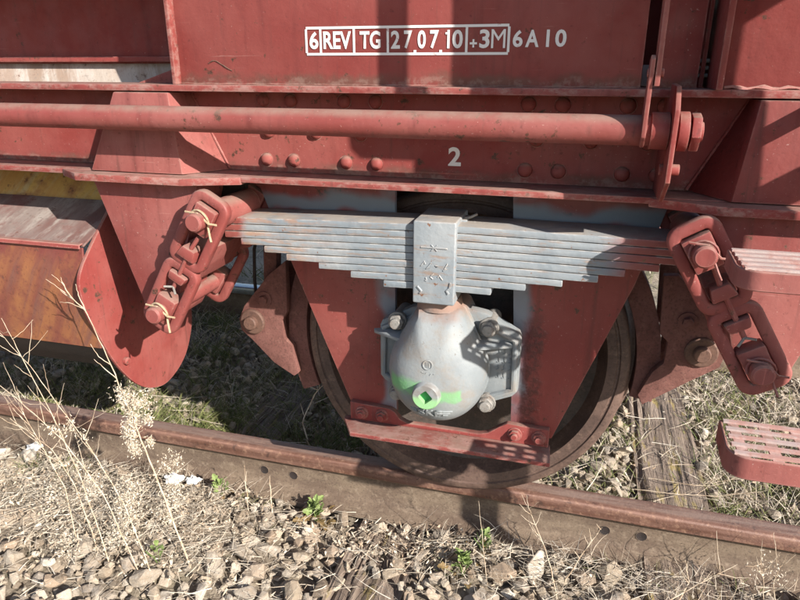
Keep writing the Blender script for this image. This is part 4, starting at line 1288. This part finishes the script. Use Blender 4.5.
# dry weeds ----------------------------------------------------------------------
wr = random.Random(11)
def wiggle(pts, n=5, amp=0.006):
    out = []
    P = [Vector(p) for p in pts]
    for i in range(len(P) - 1):
        for k in range(n):
            t_ = k / n
            out.append(P[i].lerp(P[i + 1], t_) + Vector((wr.gauss(0, amp), wr.gauss(0, amp), wr.gauss(0, amp))) * 0.15)
    out.append(P[-1])
    return out
def seed_head(parent, c_, rad, n, name='seed_head'):
    b = Blades()
    for _ in range(n * 4):
        v = Vector((wr.gauss(0, rad), wr.gauss(0, rad), wr.gauss(0, rad * 1.3))) * 0.85
        d = Vector((wr.gauss(0, 1), wr.gauss(0, 1), wr.gauss(0, 1)))
        b.blade(Vector(c_) + v, d, wr.uniform(.004, .011), wr.uniform(.0016, .0040), (wr.gauss(0, .8), wr.gauss(0, .8), wr.gauss(0, .8)), 2)
    me = bpy.data.meshes.new(name); me.from_pydata(b.v, [], b.f); me.update()
    o = link(me, name, 'fluff', parent); o['kind'] = 'stuff'
    return o
def weed(label, stems, heads, name='dry_weed', group=None, cat='weed', r0=0.0029):
    base = stems[0][0][0]
    root = empty(name, base)
    tag(root, label, cat, group)
    off = Vector(base)
    for main, twigs in stems:
        P = wiggle([Vector(p) - off for p in main])
        bm = B(); tube(bm, P, [r0 * (1 - 0.72 * i / (len(P) - 1)) for i in range(len(P))], 6)
        st = finish(bm, 'stem', 'stalk', root, smooth=True)
        for tw in twigs:
            Q = wiggle([Vector(p) - off for p in tw], 4, 0.004)
            bm = B(); tube(bm, Q, [r0 * (0.5 - 0.32 * i / (len(Q) - 1)) for i in range(len(Q))], 5)
            finish(bm, 'twig', 'stalk', st, smooth=True)
    for c_, rad, n in heads: seed_head(root, Vector(c_) - off, rad, n)
    return root
def auto_twigs(main, n, ln, up=0.6):
    out = []
    P = [Vector(p) for p in main]
    for k in range(n):
        t_ = wr.uniform(0.35, 0.97) * (len(P) - 1); i = int(t_)
        a = P[i].lerp(P[min(i + 1, len(P) - 1)], t_ - i)
        dd = (P[-1] - P[0]).normalized() * up + Vector((wr.gauss(0, .6), wr.gauss(0, .5), wr.gauss(0.1, .3)))
        dd.normalize()
        l_ = ln * wr.uniform(.5, 1.2)
        out.append([a, a + dd * l_ * .5, a + dd * l_ + Vector((0, 0, l_ * .15))])
    return out
Y1 = -0.42
m1 = [(-0.735, Y1, -0.19), (-0.79, Y1, 0.043), (-0.832, Y1, 0.204), (-0.872, Y1, 0.357), (-0.892, Y1, 0.431), (-0.932, Y1, 0.559), (-0.953, Y1, 0.614)]
tw1 = [[(-0.953, Y1, .614), (-0.985, Y1, .640), (-1.022, Y1, .663)], [(-0.953, Y1, .614), (-0.985, Y1 - .01, .655), (-1.010, Y1, .687), (-1.012, Y1, .700)], [(-0.948, Y1, .600), (-0.965, Y1, .655), (-0.968, Y1, .685)],
       [(-0.985, Y1, .640), (-1.03, Y1, .672), (-1.062, Y1, .690)], [(-0.958, Y1, .618), (-1.0, Y1, .630), (-1.03, Y1, .628)], [(-0.99, Y1, .645), (-1.02, Y1 + .01, .680), (-1.04, Y1, .705)],
       [(-0.90, Y1, .46), (-0.935, Y1, .480), (-0.955, Y1, .515)], [(-0.888, Y1, .42), (-0.93, Y1, .452), (-0.952, Y1, .47)]]
weed('tall dry weed leaning left in front of the red chute end plate', [(m1, tw1)],
     [((-0.866 + (wr.gauss(0, .022) if k else 0) + 0.05 * (0.36 - zz_) , Y1 + wr.gauss(0, .015), zz_), wr.uniform(0.007, 0.013), 46) for k, zz_ in enumerate([0.385, 0.375, 0.36, 0.35, 0.335, 0.33, 0.315, 0.31, 0.30, 0.29, 0.285, 0.275, 0.265, 0.255, 0.245, 0.23, 0.21, 0.19, 0.30, 0.27])], r0=0.0029)
Y2 = -0.50
m2 = [(-0.80, Y2, -0.20), (-0.86, Y2, 0.07), (-0.94, Y2, 0.24), (-1.02, Y2, 0.36), (-1.09, Y2, 0.47), (-1.17, Y2, 0.56)]
m3 = [(-0.84, Y2, -0.20), (-0.93, Y2, 0.10), (-1.03, Y2, 0.25), (-1.16, Y2, 0.36), (-1.28, Y2, 0.44)]
m3b = [(-0.95, Y2, -0.18), (-0.99, Y2, 0.12), (-1.04, Y2, 0.30), (-1.12, Y2, 0.52), (-1.15, Y2, 0.60)]
weed('spreading dry weed of thin crossing stems at the left edge', [(m2, auto_twigs(m2, 9, 0.12)), (m3, auto_twigs(m3, 12, 0.14)), (m3b, auto_twigs(m3b, 6, 0.10))],
     [((-1.00, Y2, 0.30), 0.012, 20), ((-0.96, Y2, 0.27), 0.012, 20), ((-1.06, Y2, 0.28), 0.012, 18)], r0=0.0018)
Y3 = -0.46
m4 = [(-1.02, Y3, -0.20), (-1.06, Y3, 0.06), (-1.12, Y3, 0.18), (-1.25, Y3, 0.26)]
m5 = [(-1.10, Y3, -0.20), (-1.10, Y3, 0.05), (-1.16, Y3, 0.20), (-1.22, Y3, 0.34)]
weed('low bushy dry weed with pale seed fluff at the lower left', [(m4, auto_twigs(m4, 12, 0.11)), (m5, auto_twigs(m5, 12, 0.10))],
     [((-1.02 + wr.gauss(0, .12), -0.36 + wr.gauss(0, .08), -0.12 + abs(wr.gauss(0, .07))), 0.022, 70) for _ in range(16)], r0=0.0018)
m6 = [(-0.68, -0.16, -0.18), (-0.683, -0.16, -0.05), (-0.68, -0.16, 0.01)]
weed('single thin upright dry stalk before the two left rail holes', [(m6, auto_twigs(m6, 2, 0.04))], [], r0=0.0018)
m7 = [(-0.60, -0.15, -0.18), (-0.60, -0.15, -0.06), (-0.598, -0.15, -0.02)]
weed('short reddish dry stalk next to the left rail holes', [(m7, [])], [], r0=0.0026)
m8 = [(0.335, -0.28, -0.19), (0.29, -0.28, -0.02), (0.245, -0.28, 0.09), (0.225, -0.28, 0.135)]
weed('thin feathery dry stalk standing in front of the wheel and rail', [(m8, auto_twigs(m8, 9, 0.06))], [], r0=0.0018)
m9 = [(0.13, -0.25, -0.19), (0.105, -0.25, 0.0), (0.092, -0.25, 0.10)]
weed('single hair-thin straw rising in front of the wheel rim', [(m9, [])], [], r0=0.0014)
m10 = [(0.33, -0.22, -0.18), (0.37, -0.20, -0.08), (0.41, -0.18, 0.00), (0.425, -0.18, 0.03)]
weed('dry stalk leaning right beside the right rail holes', [(m10, auto_twigs(m10, 5, 0.05))], [], r0=0.0024)
m11 = [(0.50, -0.30, -0.17), (0.60, -0.24, -0.13), (0.70, -0.20, -0.06), (0.77, -0.18, -0.01)]
m12 = [(0.45, -0.28, -0.17), (0.58, -0.26, -0.15), (0.70, -0.25, -0.13), (0.80, -0.22, -0.11)]
m13 = [(0.62, -0.24, -0.17), (0.66, -0.20, -0.08), (0.64, -0.20, -0.01)]
weed('bundle of pale broken stalks at the lower right under the rail', [(m11, auto_twigs(m11, 6, .09)), (m12, auto_twigs(m12, 8, .10)), (m13, auto_twigs(m13, 3, .06))], [], r0=0.0025)
m14 = [(0.86, -0.16, -0.18), (0.85, -0.16, -0.08), (0.83, -0.15, 0.00)]
m15 = [(0.90, -0.16, -0.18), (0.87, -0.16, -0.06), (0.88, -0.15, -0.01)]
weed('branching dry weed at the right edge before the rail', [(m14, auto_twigs(m14, 9, .07)), (m15, auto_twigs(m15, 9, .07))], [((0.84, -0.15, -0.03), 0.02, 20), ((0.88, -0.15, -0.05), .02, 20)], r0=0.0018)
m16 = [(0.55, 0.26, -0.13), (0.66, 0.24, -0.11), (0.80, 0.25, -0.10), (0.92, 0.28, -0.08)]
m17 = [(0.60, 0.34, -0.13), (0.74, 0.30, -0.105), (0.88, 0.33, -0.07)]
weed('pale dead stalks lying across the mossy sleeper', [(m16, auto_twigs(m16, 10, .14, 1.2)), (m17, auto_twigs(m17, 9, .12, 1.2))], [], r0=0.0018)
m18 = [(-0.62, 0.22, -0.17), (-0.66, 0.24, -0.06), (-0.62, 0.27, 0.05), (-0.56, 0.30, 0.12)]
weed('bent brown bramble stem in the shade behind the rail', [(m18, auto_twigs(m18, 4, .08))], [], r0=0.0032)

# green plants -------------------------------------------------------------------
def leaf_mesh(r):
    bm = B()
    n = 6
    L_, R_ = [], []
    w = r.uniform(.28, .42)
    for k in range(n + 1):
        t_ = k / n
        ww = w * sin(pi * min(1, t_ * 0.93 + 0.05)) * (1 + 0.25 * ((k % 2) * 2 - 1))
        zz_ = 0.25 * sin(t_ * 2.2) - 0.1 * t_
        L_.append(bm.verts.new((t_, -ww, zz_ + 0.06))); R_.append(bm.verts.new((t_, ww, zz_ + 0.06)))
    Cn = [bm.verts.new((k / n, 0, 0.25 * sin(k / n * 2.2) - 0.1 * k / n)) for k in range(n + 1)]
    for k in range(n):
        bm.faces.new((L_[k], L_[k + 1], Cn[k + 1], Cn[k])); bm.faces.new((Cn[k], Cn[k + 1], R_[k + 1], R_[k]))
    me = bpy.data.meshes.new('leaf'); bm.to_mesh(me); bm.free()
    return me
leaf_src = [leaf_mesh(wr) for _ in range(3)]
leaf_green = []; leaf_red = []
for m_ in leaf_src:
    a = m_.copy(); a.materials.append(M['leaf']); leaf_green.append(a)
    a = m_.copy(); a.materials.append(M['redleaf']); leaf_red.append(a)
def plant(label, x, y, n, size, red=0):
    root = empty('weed_plant', (x, y, gh(x, y)))
    tag(root, label, 'plant')
    for k in range(n + red):
        isr = k >= n
        o = link(wr.choice(leaf_red if isr else leaf_green), 'leaf', None, root)
        a = wr.uniform(0, 2 * pi); el = wr.uniform(0.1, 1.2) if not isr else wr.uniform(-.1, .3)
        o.rotation_euler = Euler((wr.gauss(0, .3), -el, a))
        sc = size * wr.uniform(.6, 1.2); o.scale = (sc, sc, sc)
        d = wr.uniform(0, .35 if not isr else 1.6) * size
        o.location = (cos(a) * d, sin(a) * d, wr.uniform(0.02, 0.075) if not isr else wr.uniform(.01, .03))
    bm = B()
    for k in range(5):
        a = wr.uniform(0, 2 * pi); tube(bm, [(0, 0, -0.01), (cos(a) * .012, sin(a) * .012, .03), (cos(a) * .03, sin(a) * .03, .06)], .0014, 4)
    finish(bm, 'stem', 'leaf', root, smooth=True)
plant('small bright green plant with reddish lower leaves at the rail foot', -0.455, -0.125, 26, 0.034, 16)
plant('low dark green plant among stones in front of the wheel', 0.055, -0.245, 26, 0.030, 6)
plant('small clump of green leaves against the rail below the wheel', 0.10, -0.15, 14, 0.024, 8)
plant('pale green seedling behind the white litter near the rail', -0.80, -0.13, 14, 0.026, 2)
plant('yellowish low leaves in the straw at the lower left', -0.83, -0.44, 10, 0.024, 0)

# litter ---------------------------------------------------------------------------
def crumpled(label, x, y, s, seed):
    r = random.Random(seed)
    bm = B()
    bmesh.ops.create_icosphere(bm, subdivisions=3, radius=1.0)
    for v in bm.verts:
        k = 0.72 + 0.28 * sin(5 * v.co.x + r.random()) * sin(4 * v.co.y + 2) + r.uniform(-.12, .12)
        v.co = Vector((v.co.x * k * 1.3, v.co.y * k, v.co.z * k * 0.6)) * s
    o = finish(bm, 'crumpled_paper', 'paper')
    o.location = (x, y, gh(x, y) + 0.045)
    tag(o, label, 'litter', 'white litter by the rail')
crumpled('larger crumpled white paper beside the rail at the left', -0.985, -0.12, 0.032, 3)
crumpled('small crumpled white paper touching the large crumpled one', -0.915, -0.11, 0.024, 4)
crumpled('torn white scrap at the far left before the rail', -1.58, -0.115, 0.026, 5)
bm = B()
bmesh.ops.create_icosphere(bm, subdivisions=1, radius=1.0)
for v in bm.verts: v.co = Vector((v.co.x * 0.030, v.co.y * 0.016, v.co.z * 0.02))
o = finish(bm, 'glass_shard', 'bottle'); o.location = (0.83, 0.10, gh(0.83, 0.10) + 0.03); o.rotation_euler = (.3, .5, .4)
tag(o, 'green glass shard lying behind the rail at the right', 'glass shard')
